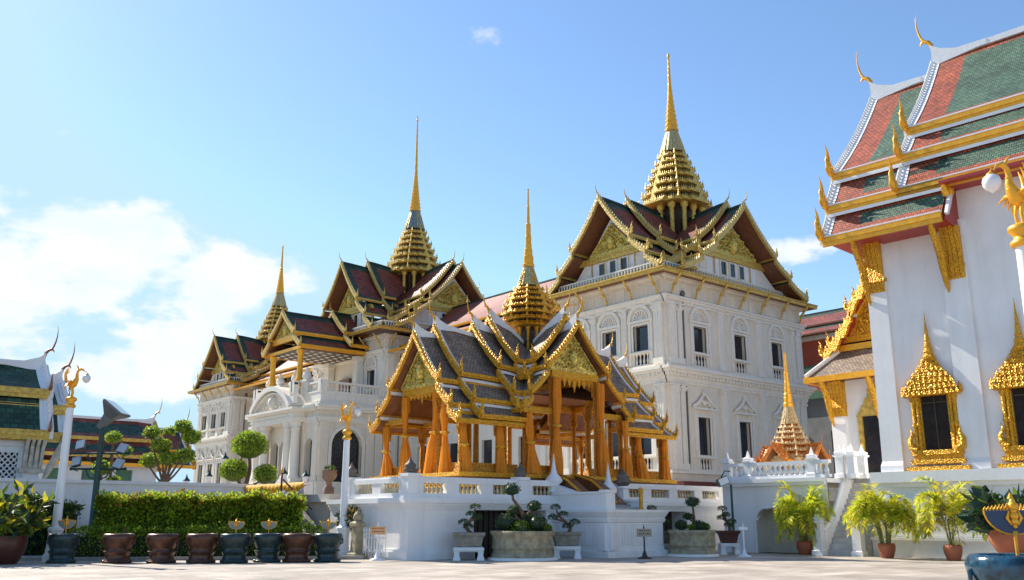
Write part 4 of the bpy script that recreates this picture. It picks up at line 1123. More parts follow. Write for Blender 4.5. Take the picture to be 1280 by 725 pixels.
# ------------------------------------------------------------------ tall white throne hall on the right
HR = 4
MH = TR(40.4, 21.6, 0, HR) @ Matrix.Translation((-40.4, -21.6, 0))
hall = thing('throne_hall', 'tall white hall with stepped green and red tiled roofs and gilded window frames', 'hall', (40.4, 21.6, 0), R(HR))
INV[hall.name] = (Matrix.Translation((40.4, 21.6, 0)) @ Matrix.Rotation(R(HR), 4, 'Z')).inverted()
mb = MB(MH)
mb.slabz(40.2, 51.2, -4, 21.15, [(3.5, .1), (4.2, .02), (16.8, -.12)])
mb.build('wall', cleanwhite, hall)
for v0, v1 in ((20.4, 21.2), (16.75, 17.7), (12.4, 13.3), (8.2, 9.1)):
    mb = MB(MH); 
    mb.loft([[(40.2 - p, v0 - p * .3, z), (40.2 - p, v1 + p * .3, z), (41.2, v1, z), (41.2, v0, z)][::-1] for z, p in ((3.5, .38), (3.9, .36), (4.1, .24), (14.6, .12))], 0); mb.build('pilaster', cleanwhite, hall)
mb = MB(MH)   # stepped base
for z0, z1, p in ((0, .7, .95), (.7, .82, 1.05), (.82, 1.35, .7), (1.35, 1.5, .82), (1.5, 2.35, .35), (2.35, 2.5, .45), (2.5, 2.95, .28), (2.95, 3.15, .42), (3.15, 3.62, .62)):
    mb.box(40.2 - p, 51, -4, 21.75, z0, z1)
mb.build('stepped_base', white, hall)
hst = dict(field=t_hgreen, edge=t_hred, soffit=redpaint, fascia=goldp, barge=ridgew, ridge=cleanwhite, fin=goldp, border=1.05, bx=1.6, eave=.42, bw=.42, bt=.16, hh=1.1, cs=1.02, lip=1, tooth=.24, rr=.2, swoop=1.25, band=.5, th=.22, verge=.36, cz=.75)
RU, IV, OV = 46.0, 19.05, 22.5
Mi = MH @ TR(RU, 0, 0, 90)
inner = [(0, 25.35, 4.75, 20.0), (4.5, 19.75, 5.85, 18.3), (5.6, 18.05, 6.75, 16.35)]
outer = [(0, 24.45, 5.8, 18.3), (5.6, 18.05, 6.75, 16.35), (6.5, 16.1, 7.45, 14.6)]
gable_roof(hall, Mi, -6, IV, inner, hst, k=.22)
r_ = gable_roof(hall, Mi, 16.95, OV, outer, hst, k=.22)
mb = MB(MH)      # red timber soffits and the closed end of the lowest eave
mb.box(38.75, 51, -4, 17.0, 16.0, 16.12); mb.box(38.7, 53, 16.9, 22.2, 14.25, 14.36)
mb.ext([(38.62, 16.93, 14.3), (39.4, 16.93, 15.9), (41.2, 16.93, 16.2), (41.2, 16.93, 14.0)], (0, -.08, 0))
mb.box(40.6, 51, -4, 21.5, 14.4, 16.1)
mb.build('soffit', redpaint, hall)
mb = MB(MH); mb.ext([(38.58, 16.85, 14.55), (39.0, 16.85, 15.2), (39.55, 16.85, 15.95), (39.75, 16.85, 15.95), (39.2, 16.85, 15.1), (38.78, 16.85, 14.5)], (0, -.14, 0)); mb.build('verge_board', cleanwhite, hall)
mb = MB(MH); mb.ball((39.45, 16.9, 15.75), .28, 10); mb.tube([(39.3, 16.9, 15.6), (39.1, 16.9, 15.8), (39.0, 16.9, 16.1)], [.2, .15, .04], 7); mb.build('finial', goldp, hall)


def eave_bracket(v, root=hall, M=MH, u=40.2, z0=11.3, z1=14.25, out=1.5, m=goldp, wid=.8):
    mb = MB(M)
    mb.tube([(u - .1, v, z0), (u - .34, v, z0 + .5), (u - .5, v, z0 + 1.1), (u - .62, v, z0 + 1.7), (u - 1.1, v, z0 + 2.4), (u - out, v, z1)], [.03, .12, .17, .2, .17, .13], 8)
    for k in range(5):
        t = k / 4; mb.tube([(u - .28 - t * .5, v, z0 + .5 + t * 1.5), (u - .5 - t * .6, v, z0 + .55 + t * 1.5), (u - .5 - t * .6, v, z0 + .8 + t * 1.5)], [.1, .08, .01], 5)
    for k in range(4):
        vv = v - wid * (.1 + .25 * k); mb.loft([[(u - .14 - q, vv - .09, z), (u - .14 - q, vv + .09, z), (u + .05, vv + .09, z), (u + .05, vv - .09, z)] for z, q in ((z0 + .6, .02), (z0 + 1.0, .12), (z0 + 1.9, .16), (z0 + 2.6, .34), (z1, .4))], 0)
    mb.box(u - .3, u + .05, v - wid, v, z0 + 1.1, z0 + 1.3)
    mb.build('eave_bracket', gold, root)


for v in (21.15, 17.55, 13.2): eave_bracket(v)


def gilt_window(vc, lab=None):
    MM = MH @ Matrix(((0, 1, 0, 40.17), (-1, 0, 0, vc), (0, 0, 1, 0), (0, 0, 0, 1))) @ Matrix.Scale(.92, 4, (1, 0, 0))
    w = MB(MM); w.box(-.66, .66, -.06, .0, 4.5, 6.85); o = w.build('window', mat('dark_lacquer_shutter', (.022, .016, .014), .6, var=.5, spec=.2), hall)
    s = MB(MM)
    for x in (-.62, -.02, .58): s.box(x, x + .05, -.1, -.06, 4.5, 6.85)
    s.box(-.66, .66, -.1, -.06, 6.55, 6.6)
    s.build('shutter_batten', mat('old_gilt_line', (.07, .045, .015), .5, metal=.2), o)
    f = MB(MM)
    for z0, z1, w_, p in ((3.62, 3.8, 1.45, .5), (3.9, 4.1, 1.25, .42), (4.1, 4.3, 1.12, .32), (4.3, 4.5, 1.2, .38)): f.box(-w_, w_, -p, .03, z0, z1)
    for s_ in (-1, 1):
        for x, r in ((.78, .09), (.97, .1)):
            f.lathe([(r * 1.5, 4.5), (r * 1.2, 4.75), (r, 4.9), (r, 5.5), (r * 1.35, 5.56), (r * 1.35, 5.66), (r, 5.72), (r, 6.5), (r * 1.6, 6.75), (r * 1.6, 6.86)], 8, (s_ * x, -.16, 0))
        f.tube([(s_ * .9, -.3, 4.5), (s_ * 1.18, -.3, 4.65), (s_ * 1.22, -.3, 4.95), (s_ * 1.08, -.3, 5.2), (s_ * 1.16, -.3, 5.5)], [.16, .17, .13, .08, .01], 7)
        f.box(s_ * .66 - .04, s_ * .66 + .04, -.12, .03, 4.5, 6.86)
    rows = [(1.3, .46, 6.86, 7.12), (1.2, .42, 7.12, 7.38), (1.06, .38, 7.38, 7.64), (.82, .33, 7.64, 7.9), (.6, .28, 7.9, 8.14), (.42, .24, 8.14, 8.36), (.3, .2, 8.36, 8.56)]
    for i, (w_, p, z0, z1) in enumerate(rows):
        f.loft([[(-w_, -p, z0), (w_, -p, z0), (w_, .03, z0), (-w_, .03, z0)], [(-w_, -p, z0 + .08), (w_, -p, z0 + .08), (w_, .03, z0 + .08), (-w_, .03, z0 + .08)], [(-w_ * .84, -p * .82, z1), (w_ * .84, -p * .82, z1), (w_ * .84, .03, z1), (-w_ * .84, .03, z1)]], 0)
        n = max(3, int(w_ * 2 / .24))
        for k in range(n + 1):
            x = -w_ + 2 * w_ * k / n; f.spike((x, -p, z0 + .04), .09, .05, .28, (-.1 * x / max(w_, .1), 0))
        for k in range(n): f.ball((-w_ * .9 + 1.8 * w_ * (k + .5) / n, -p * .95, z0 + .14), .075, 6)
    f.lathe([(.26, 8.5), (.3, 8.6), (.2, 8.75), (.24, 8.82), (.15, 9.0), (.18, 9.06), (.11, 9.3), (.13, 9.36), (.07, 9.7), (.085, 9.75), (.035, 10.2), (.008, 10.7)], 8, (0, -.1, 0), smooth=False)
    for s_ in (-1, 1): f.tube([(s_ * 1.22, -.3, 6.9), (s_ * 1.36, -.3, 7.0), (s_ * 1.36, -.3, 7.2), (s_ * 1.3, -.3, 7.4)], [.1, .11, .07, .01], 6)
    f.build('gilded_frame', gold, o)


for vc in (18.75, 15.0, 10.8): gilt_window(vc)

# ------------------------------------------------------------------ terrace with scalloped arch, balustrade and stair
ter = thing('terrace', 'white raised terrace with a scalloped archway and balustrade beside the throne hall', 'terrace', (39.4, 26, 0))
mb = MB(MH @ wallframe('-u', 39.35, 29.3)); A0, A1 = 1.75, 5.15
wallgrid(mb, 0, 5.6, 0, 3.4, [(A0, A1, 0, 2.25)], .9)
# scalloped head of the arch
def scal(x):
    t = (x - A0) / (A1 - A0); s_ = min(t, 1 - t) * 2
    return 1.62 + .48 * min(1, s_ * 3.2) ** .5 + .05 * abs(math.sin(t * math.pi * 5))
N_ = 30
for k in range(N_):
    xa, xb = A0 + (A1 - A0) * k / N_, A0 + (A1 - A0) * (k + 1) / N_
    mb.ext([(xa, .01, scal(xa)), (xb, .01, scal(xb)), (xb, .01, 2.25), (xa, .01, 2.25)], (0, .45, 0))
mb.build('wall', white, ter)
q = MB(MH @ wallframe('-u', 39.35, 29.3)); q.box(A0 - .3, A1 + .3, .9, .96, 0, 2.4); q.build('alcove_wall', mat('cream_wall', (.62, .56, .44), .8, var=.06, dirt=.25), ter)
q = MB(MH @ wallframe('-u', 39.35, 29.3)); q.tube([(A0 - .02, -.06, 0)] + [(A0 + (A1 - A0) * k / N_, -.06, scal(A0 + (A1 - A0) * k / N_)) for k in range(N_ + 1)] + [(A1 + .02, -.06, 0)], .08, 6)
for s_, x in ((1, A0), (-1, A1)): q.tube([(x, -.06, 1.62), (x + s_ * .16, -.06, 1.55), (x + s_ * .2, -.06, 1.72)], [.08, .07, .03], 6)
q.spike((3.45, -.03, 2.45), .28, .03, .42); q.build('arch_moulding', cleanwhite, ter)
q = MB(MH)
q.box(39.15, 39.4, 23.75, 29.35, 3.15, 3.3); q.box(39.05, 39.4, 23.75, 29.35, 3.3, 3.48); q.cut(); q.box(39.4, 48, 23.75, 29.3, 3.25, 3.45); q.cut(); q.box(39.4, 48, 29.31, 29.4, 0, 3.45)
q.build('ledge', cleanwhite, ter)
def tbal(v0, v1):
    q = MB(MH); q.box(39.22, 39.5, v0, v1, 3.48, 3.62); q.box(39.2, 39.52, v0, v1, 4.12, 4.28)
    n = int((v1 - v0) / .27)
    for k in range(n): q.lathe([(r * .26, z * .5) for r, z in BAL], 8, (39.36, v0 + (v1 - v0) * (k + .5) / n, 3.62))
    q.build('balustrade', cleanwhite, ter)
tbal(28.0, 28.75); tbal(24.55, 27.6); tbal(23.5, 24.2)
def capped_post(root, M, u, v, z0, h, w=.2):
    q = MB(M); q.slabz(u - w, u + w, v - w, v + w, [(z0, .06), (z0 + .2, .06), (z0 + .24, 0), (z0 + h - .12, 0), (z0 + h - .06, .08), (z0 + h, .08)]); o = q.build('post', cleanwhite, root)
    q = MB(M); q.slabz(u - w, u + w, v - w, v + w, [(z0 + h, .0), (z0 + h + .07, .03), (z0 + h + .13, .03), (z0 + h + .2, -.09), (z0 + h + .3, -.11), (z0 + h + .52, -w * .95)]); q.build('post_cap', cleanwhite, o)
for v in (29.0, 27.8, 24.38): capped_post(ter, MH, 39.36, v, 3.46, .92, .17)
for u, v in ((40.9, 23.75), (41.4, 23.75), (41.9, 23.75), (41.0, 23.2), (41.9, 23.1)): capped_post(ter, MH, u, v, 3.46, 1.1, .17)
# stair
for v in (23.85, 22.35): capped_post(ter, MH, 38.45, v - (.35 if v < 23 else 0), 0, 1.5, .2)
q = MB(MH)
for k in range(14): q.box(38.7 + k * .25, 42.6, 21.78, 23.6, k * .25, (k + 1) * .25)
q.build('steps', mat('grey_step_stone', (.52, .49, .45), .85, var=.15, dirt=.3), ter)
for v in (23.62,):
    q = MB(MH); prof_ = [(38.6, .0), (38.6, 1.0), (39.2, 1.3), (39.9, 1.9), (40.5, 2.7), (41.0, 3.35), (41.6, 3.7), (42.6, 3.75), (42.6, 0)]
    q.ext([(a, v, b) for a, b in prof_], (0, .22, 0)); 
    q.tube([(a, v + .11, b + .03) for a, b in prof_[1:8]], .15, 6)
    q.build('stair_wing', white, ter)

# small mosaic spire behind the terrace balustrade
sh = thing('shrine', 'small orange and gold mosaic shrine spire behind the white terrace balustrade', 'shrine', (44.2, 28.6, 3.4))
mb = MB()
for x in (-.95, .95):
    for y in (-.95, .95): mb.box(44.2 + x - .14, 44.2 + x + .14, 28.6 + y - .14, 28.6 + y + .14, 3.4, 4.7)
mb.box(42.9, 45.5, 27.3, 29.9, 3.4, 3.7); mb.box(43.1, 45.3, 27.5, 29.7, 4.55, 4.75); mb.build('body', creamg, sh)
T = []; z = 4.75
for r, h in ((1.12, .36), (1.02, .34), (.9, .32), (.78, .3), (.66, .28), (.54, .26)): T.append((r, z, z + h)); z += h
spire(sh, (44.2, 28.6, 0), T, [(.48, z), (.4, z + .3), (.3, z + .7), (.24, z + .95)], [(.25, z + .95), (.13, z + 2.0), (.07, z + 2.9), (.015, 10.6)], [creamg, chediorange, chediorange, creamg, goldp], tooth=.16)
for dg in (0, 90, 180, 270):
    gable_roof(sh, TR(44.2, 28.6, 0, dg), .6, 1.75, [(0, 5.45, .75, 4.6)], dict(field=chediorange, edge=chediorange, soffit=brownsoffit, fascia=goldp, barge=chediorange, ridge=chediorange, fin=chediorange, border=.2, eave=.1, bw=.2, bt=.06, hh=.4, cs=.22, tooth=.16, rr=.06, th=.06, cz=.0))

# ------------------------------------------------------------------ lower white hall behind, and the red walled building
mh = thing('low_hall', 'low white hall with grey tiled eave and wavy gilded gable behind the terrace', 'hall', (48, 24, 2.7))
mb = MB(); mb.box(47.9, 58, 18, 28.0, 2.7, 9.4); mb.box(47.7, 48, 27.3, 28.15, 2.7, 9.3); mb.build('wall', cleanwhite, mh)
mst = dict(field=t_red, edge=t_red, soffit=redpaint, fascia=gold, barge=gold, ridge=ridgew, fin=gold, border=.5, eave=.3, bw=.55, bt=.12, hh=.7, cs=.6, tooth=.36, rr=.1, band=.2, th=.15, cz=.1, wave=.16)
gable_roof(mh, TR(54, 24.4, 0, 180), 0, 6.2, [(0, 16.4, 2.1, 13.2), (2.0, 12.9, 3.9, 10.75)], mst)
gable_roof(mh, TR(54, 24.4, 0, 180), 0, 4.8, [(0, 17.2, 2.3, 14.0), (2.2, 13.7, 4.2, 11.5)], mst)
pediment(mh, TR(54, 24.4, 0, 180), 5.5, 3.1, 11.6, 15.6, gold)
sk = MB()
sk.add([(46.6, 28.9, 9.35), (46.6, 18, 9.35), (48.4, 18, 11.0), (48.4, 27.6, 11.0)], [(0, 1, 2, 3)], 0, [[(0, 0), (10.9, 0), (10.9, 2.5), (1.3, 2.5)]])
sk.add([(46.6, 28.9, 9.35), (48.4, 27.6, 11.0), (58, 27.6, 11.0), (58, 28.9, 9.35)], [(0, 1, 2, 3)], 0, [[(0, 0), (1.8, 2.5), (11, 2.5), (11, 0)]])
sk.add([(46.6, 28.9, 9.2), (46.6, 18, 9.2), (58, 18, 9.2), (58, 28.9, 9.2)], [(0, 1, 2, 3)], 1)
sk.add([(48.4, 18, 11.0), (48.4, 27.6, 11.0), (58, 27.6, 11.0), (58, 18, 11.0)], [(0, 1, 2, 3)], 1)
rf = sk.build('roof', [t_grey, brownsoffit], mh)
f = MB(); f.box(46.5, 46.68, 18, 29.0, 9.1, 9.42); f.box(46.68, 58, 28.82, 29.0, 9.1, 9.42); f.box(48.2, 48.4, 18, 27.7, 10.95, 11.3); f.build('fascia', goldp, rf)
f = MB(); f.tube([(46.6, 28.9, 9.5), (48.4, 27.6, 11.1)], .14, 6); f.build('ridge', ridgew, rf)
for v in (28.0, 25.2):
    eave_bracket(v, mh, I4, 47.85, 6.6, 9.15, 1.2)
w = MB(); w.box(47.82, 47.88, 25.0, 26.3, 3.6, 7.1); o = w.build('window', glass, mh)
w = MB(); w.box(47.7, 47.9, 24.75, 25.0, 3.4, 7.1); w.box(47.7, 47.9, 26.3, 26.55, 3.4, 7.1)
for i, (hw, z0, z1) in enumerate(((1.0, 7.1, 7.4), (.75, 7.4, 7.75), (.5, 7.75, 8.1), (.25, 8.1, 8.6))): w.ext([(47.7, 25.65 - hw, z0), (47.7, 25.65 + hw, z0), (47.7, 25.65 + hw * .75, z1), (47.7, 25.65 - hw * .75, z1)], (.2, 0, 0))
w.build('gilded_frame', dgold, o)
rb = thing('red_walled_building', 'orange red walled building with dark red roof behind the low hall', 'building', (78, 30, 2.7))
mb = MB(); mb.box(78, 92, 22, 52, 13.2, 18.2); mb.build('wall', wallred, rb)
mb = MB(); mb.box(77.7, 92, 21.7, 52.2, 12.6, 13.3); mb.cut(); mb.box(77.9, 92.1, 21.9, 52.1, 15.2, 15.8); mb.build('green_band', mgreen, rb)
mb = MB(); mb.box(78.05, 92, 22, 52, 2.7, 12.6)
mb.build('lower_wall', greywall, rb)
mb = MB(); mb.box(77.6, 92, 21.6, 52.3, 18.2, 18.7); mb.build('cornice', trim, rb)
gable_roof(rb, TR(84, 20, 0, 90), 0, 33, [(0, 22.2, 3.8, 20.2), (3.7, 20.0, 6.6, 18.8)], dict(pst, fascia=brownsoffit), finial=True)
for k in range(5):
    mb = MB(); mb.box(77.9, 78.0, 30.5 + k * 4.6, 32.3 + k * 4.6, 5, 9.5); mb.build('window', glass, rb)

# ------------------------------------------------------------------ left: green roofed kiosk hall
kh = thing('side_hall', 'small white hall with dark green tiled roof, lattice window and upswept white gable ends', 'hall', (8, 51.5, 0))
kst = dict(field=t_dgreen, edge=t_dgreen, soffit=brownsoffit, fascia=dgold, barge=cleanwhite, ridge=cleanwhite, fin=mat('dull_red_gilt', (.30, .11, .05), .5, var=.4), border=.35, eave=.45, bw=.5, bt=.2, hh=.6, cs=.72, tooth=.3, rr=.16, swoop=1.0, band=.0, th=.15, verge=.4, cz=.55)
gable_roof(kh, TR(0, 51.6, 0, 0), -4, 11.9, [(0, 9.2, 1.75, 7.85), (1.65, 7.35, 2.6, 5.75)], kst)
gable_roof(kh, TR(0, 51.6, 0, 0), -4, 12.8, [(0, 8.45, 1.7, 7.1), (1.6, 6.8, 2.3, 5.7)], kst)
mb = MB(); mb.M = wallframe('-v', 49.6, -4); wallgrid(mb, 0, 15.6, 0, 5.6, [(12.7, 14.8, 1.4, 4.7), (8.4, 10.5, 1.4, 4.7)], .3); mb.M = I4; mb.box(-4, 11.6, 50.2, 54, 0, 5.5); mb.box(-4, 11.8, 49.45, 49.6, 5.0, 5.6); mb.build('wall', cleanwhite, kh)
mb = MB(); mb.box(11.05, 11.75, 49.35, 50.4, 0, 5.0); mb.box(10.75, 11.85, 49.2, 50.4, 0, .8); mb.build('pilaster', cleanwhite, kh)
for x0 in (8.7, 4.4):
    lt = MB()
    for i in range(8):
        for j in range(12):
            cx, cz = x0 + .13 + i * .26, 1.55 + j * .28
            lt.tube([(cx - .13, 49.62, cz - .14), (cx + .13, 49.62, cz + .14)], .036, 4); lt.tube([(cx - .13, 49.64, cz + .14), (cx + .13, 49.64, cz - .14)], .036, 4)
            if (i + j) % 2: lt.ball((cx, 49.62, cz), .075, 6)
    lt.build('lattice_window', cleanwhite, kh)
    d = MB(); d.box(x0, x0 + 2.1, 49.86, 49.9, 1.4, 4.7); d.build('lattice_backing', wood_gap_dark, kh)  # dark sheet closing the opening behind the lattice
mb = MB()
for k in range(4): mb.loft([[(10.95 + k * .24, 49.35 - q, z), (11.1 + k * .24, 49.35 - q, z), (11.1 + k * .24, 49.4, z), (10.95 + k * .24, 49.4, z)] for z, q in ((3.9, .05), (4.3, .2), (5.0, .3), (5.3, .5))], 0)
mb.box(10.8, 11.95, 49.1, 49.4, 3.75, 3.95); mb.tube([(11.9, 49.3, 3.2), (12.15, 49.2, 4.0), (12.5, 49.1, 4.8), (12.7, 49, 5.5)], [.08, .16, .2, .15], 7); mb.build('capital_bracket', mat('weathered_white_gilt', (.5, .46, .36), .6, var=.35), kh)

# distant hall beyond the garden
bh = thing('distant_hall', 'far white hall with red bordered green roof beyond the hedge garden', 'hall', (20, 95, 2.7))
gable_roof(bh, TR(0, 97, 0, 0), -8, 33.5, [(0, 11.3, 2.6, 9.3), (2.5, 9.0, 4.2, 7.6)], dict(kst, field=t_dgreen, edge=t_red, border=1.4, fascia=dgold, fin=dgold, eave=.3, barge=dgold, cs=.9))
gable_roof(bh, TR(0, 97, 0, 0), 10, 36.5, [(0, 10.6, 2.6, 8.4), (2.5, 8.1, 4.2, 6.8)], dict(kst, field=t_red, edge=t_dgreen, border=.8, fascia=goldp, fin=dgold, eave=.3, barge=gold, cs=.9))
mb = MB(); mb.M = wallframe('-v', 93.6, -8); hs_ = [(3 + 3.1 * k, 4.6 + 3.1 * k, 4.3, 6.2) for k in range(12)]; wallgrid(mb, 0, 41, 2.7, 7.7, hs_, .4); mb.build('wall', cleanwhite, bh)
for h in hs_:
    d = MB(wallframe('-v', 93.6, -8)); d.box(h[0], h[1], .35, .4, h[2], h[3]); d.build('window', mgreen, bh)
pediment(bh, TR(0, 97, 0, 0), 36.2, 2.4, 7.6, 10.2, gold)

# unseen hall added beyond the left edge to throw shade on the court
oh = thing('shading_hall', 'unseen white hall with steep red roof, added to shade the court', 'hall', (-6, 66, 0))
mb = MB(); mb.box(-20, 7.4, 58, 76, 0, 15); mb.build('wall', cleanwhite, oh)
gable_roof(oh, TR(0, 66.5, 0, 0), -21, 8.0, [(0, 26, 5, 19.5), (4.8, 19, 9.6, 15)], dict(pst, band=.3), finial=True)

# ------------------------------------------------------------------ garden wall on the left
gw = thing('garden_wall', 'long low white parapet wall behind the flowering hedge', 'wall', (14, 46.4, 0))
mb = MB(); mb.box(4, 21.3, 46.2, 46.5, 0, 3.2); mb.box(4, 21.35, 46.1, 46.6, 3.2, 3.36); mb.box(21.1, 21.4, 41.5, 46.1, 0, 3.05); mb.build('wall', white, gw)
mb = MB(); mb.box(21.0, 21.5, 41.4, 46.08, 3.05, 3.2); mb.build('coping', cleanwhite, gw)

# ------------------------------------------------------------------ plants
class Leaves:
    """many small leaf faces collected per colour into one mesh"""
    def __init__(s): s.v = []; s.f = []; s.m = []

    def leaf(s, p, d, n, l, w, mi=0):
        d = d.normalized(); sd_ = d.cross(n)
        if sd_.length < 1e-3: sd_ = d.cross(Vector((1, .3, .2)))
        sd_.normalize(); nn = sd_.cross(d)
        b = len(s.v)
        s.v += [p, p + d * l * .5 + sd_ * w * .5 + nn * w * .12, p + d * l, p + d * l * .5 - sd_ * w * .5 + nn * w * .12]
        s.f.append((b, b + 1, b + 2, b + 3)); s.m.append(mi)

    def build(s, name, mats, parent, inv=None):
        me = bpy.data.meshes.new(name); iv = root_inv(parent) if inv is None else inv
        me.from_pydata([iv @ v for v in s.v], [], s.f)
        for m in mats: me.materials.append(m)
        me.polygons.foreach_set('material_index', s.m); me.update()
        o = bpy.data.objects.new(name, me); COL.objects.link(o); o.parent = parent; return o


def rv(rnd):
    while True:
        v = Vector((rnd.uniform(-1, 1), rnd.uniform(-1, 1), rnd.uniform(-1, 1)))
        if .1 < v.length < 1: return v.normalized()


def ball_leaves(lv, rnd, c, r, sq, n, l, mi=(0, 1), flat=0.):
    c = Vector(c)
    for _ in range(n):
        d = rv(rnd)
        if d.z < -.55 - flat: d.z *= -.5; d.normalize()
        lump = 1 + .07 * math.sin(d.x * 7 + d.y * 5 + c.x) + .05 * math.sin(d.z * 11 + c.y)
        rad = r * lump * rnd.uniform(.86, 1.03)
        p = c + Vector((d.x * rad, d.y * rad, d.z * rad * sq))
        dr = (d + rv(rnd) * 1.1 + Vector((0, 0, .35))).normalized()
        lv.leaf(p, dr, d, l * rnd.uniform(.7, 1.3), l * .6, rnd.choice(mi))


def bush_core(root, c, r, sq, m=leafd):
    mb = MB(); mb.ball(c, r * .88, 14, sq=sq); mb.build('inner_foliage', m, root)


def topiary(label, base, balls, trunk, pot=True, group=None, n=900, name='topiary_tree', leaf=.12):
    rnd = random.Random(int(base[0] * 100)); t = thing(name, label, 'tree', base, 0, group)
    mb = MB()
    for pts, rad in trunk: mb.tube([(base[0] + x, base[1] + y, base[2] + z) for x, y, z in pts], rad, 7)
    mb.build('trunk', bark, t)
    for (x, y, z, r, sq) in balls:
        c = (base[0] + x, base[1] + y, base[2] + z); lv = Leaves(); ball_leaves(lv, rnd, c, r, sq, int(n * (r / .6) ** 2), leaf, (0, 0, 1))
        cr = lv.build('crown', [leafl, leafd, leafy], t); m = MB(); m.ball(c, r * .9, 14, sq=sq); m.build('inner_foliage', leafd, cr)
    return t


RX, RY = .7627, -.6468        # unit vector across the view (to the right)
def off(b, r, f=0): return (b[0] + RX * r + .6468 * f, b[1] + RY * r + .7627 * f)


bx_, by_ = 22.4, 49.2
def rel(r, z, f=0): return (RX * r + .6468 * f, RY * r + .7627 * f, z)
topiary('topiary tree of three clipped green balls rising over the hedge', (bx_, by_, 2.7), [(*rel(0, 2.85), .95, .82), (*rel(-.72, 1.45, -.2), .74, .85), (*rel(.95, 1.25, .1), .6, .9)],
        [([rel(-.1, 0), rel(-.05, .8), rel(.1, 1.6), rel(0, 2.6)], [.16, .13, .1, .08]), ([rel(-.1, .5), rel(-.5, .9), rel(-.72, 1.3)], [.09, .07, .05]), ([rel(0, .6), rel(.5, .8), rel(.95, 1.1)], [.08, .06, .04])])
pb = (18.9, 52.2)
pp = [(181, 537, .44), (197, 553, .5), (181, 571, .52), (209, 569, .48), (222, 530, .46), (232, 542, .5), (229, 566, .52), (205, 535, .3)]
PB = [((x - 204) / 22.3, (600 - y) / 21.9 + 1.0, r) for x, y, r in pp]
topiary('pompon topiary tree with pale bare branches and many small green balls', (pb[0], pb[1], 2.7), [(*rel(x, z - .3, random.uniform(-.4, .4)), r, .85) for x, z, r in PB],
        [([rel(0, 0), rel(.05, .5), rel(-.05, .9)], [.15, .13, .1])] + [([rel(-.05, .7), rel(x * .45, z * .45 + .1), rel(x * .85, z * .8 - .2), rel(x, z - .35)], [.08, .06, .045, .03]) for x, z, r in PB], n=700)
for (px, r_, z_, lab) in ((-3.1, .42, 3.3, 'single clipped green ball above the garden wall beside the floodlight mast'), (-3.6, .5, 1.6, 'low round clipped bush behind the floodlight mast')):
    topiary(lab, (pb[0] + RX * px, pb[1] + RY * px, 2.7), [(0, 0, z_, r_, .85), (*rel(.75, z_ - .75), r_ * .8, .85)], [([(0, 0, 0), (0.05, 0, z_ * .5), (0, 0, z_)], [.1, .08, .05]), ([(0, 0, z_ * .4), rel(.75, z_ - .9)], [.06, .04])], n=600)

# hedges: leaves through a long uneven volume
def hedge(name, label, a, b, wd, z0, z1, n, mats, lsz, top=0., seed=1):
    rnd = random.Random(seed); t = thing(name, label, 'hedge', (a[0], a[1], 0))
    A, B = Vector((a[0], a[1], 0)), Vector((b[0], b[1], 0)); d = (B - A); L_ = d.length; d.normalize(); nr = Vector((-d.y, d.x, 0))
    lv = Leaves()
    for _ in range(n):
        s_ = rnd.random() * L_; q = rnd.random()
        bump = .05 * math.sin(s_ * 1.7 + seed) + .05 * math.sin(s_ * 4.1) + .04 * math.sin(s_ * 9.3 + 2)
        zt = z1 + bump
        if q < .45: w = -wd / 2 + rnd.random() ** 2 * .5 + .12 * math.sin(s_ * 3.3 + rnd.random()); z = z0 + (zt - z0) * rnd.random()
        elif q < .9: w = rnd.uniform(-wd / 2, wd / 2); z = zt - rnd.random() ** 2 * .35
        else: w = rnd.uniform(-wd / 2, wd / 2); z = z0 + (zt - z0) * rnd.random()
        if q >= .45 and rnd.random() < .12: z += rnd.random() * .3
        p = A + d * s_ + nr * (-w) * -1 + Vector((0, 0, z))
        p = A + d * s_ - nr * (-w) + Vector((0, 0, z)) if False else A + d * s_ + nr * w + Vector((0, 0, z))
        out = (nr * (-1 if w < 0 else 1) + Vector((0, 0, .8)) + rv(rnd) * 1.1)
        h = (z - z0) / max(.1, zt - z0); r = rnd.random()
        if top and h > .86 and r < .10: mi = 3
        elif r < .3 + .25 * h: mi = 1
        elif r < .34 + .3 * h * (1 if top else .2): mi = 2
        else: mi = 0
        lv.leaf(p, out, rv(rnd), lsz * rnd.uniform(.7, 1.35), lsz * .55, mi)
    lv.build('foliage', mats, t)
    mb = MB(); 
    ang = math.atan2(d.y, d.x); mb.M = Matrix.Translation((a[0], a[1], 0)) @ Matrix.Rotation(ang, 4, 'Z'); mb.box(.1, L_ - .1, -wd * .3, wd * .3, 0.02, z1 - .3); mb.build('shade_core', mat('hedge_shade', (.02, .03, .01), .9), t)  # near-black box gives the hedge its inner shade by colour
    for k in range(int(L_ / .5)):
        s_ = .25 + k * .5; p = A + d * s_ + nr * (-wd * .32)
        if k % 2 == 0 and k < 40:
            m = MB(); m.tube([(p.x, p.y, 0), (p.x + .05, p.y, .6), (p.x - .05, p.y, 1.3)], [.04, .035, .02], 5); m.build('stem', bark, t)


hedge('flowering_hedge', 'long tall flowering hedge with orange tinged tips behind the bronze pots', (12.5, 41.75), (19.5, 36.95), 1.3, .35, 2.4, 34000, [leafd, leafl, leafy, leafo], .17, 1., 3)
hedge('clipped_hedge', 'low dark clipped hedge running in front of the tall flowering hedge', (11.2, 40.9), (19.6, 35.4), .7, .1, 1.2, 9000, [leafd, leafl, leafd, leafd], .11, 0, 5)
hedge('shrub_border', 'dark leafy shrubs behind the foot of the lamp post nearest the croton', (8.3, 46.0), (12.0, 43.3), 1.4, .1, 2.1, 6500, [leafb, leafd, leafl, leafl], .2, 0, 8)
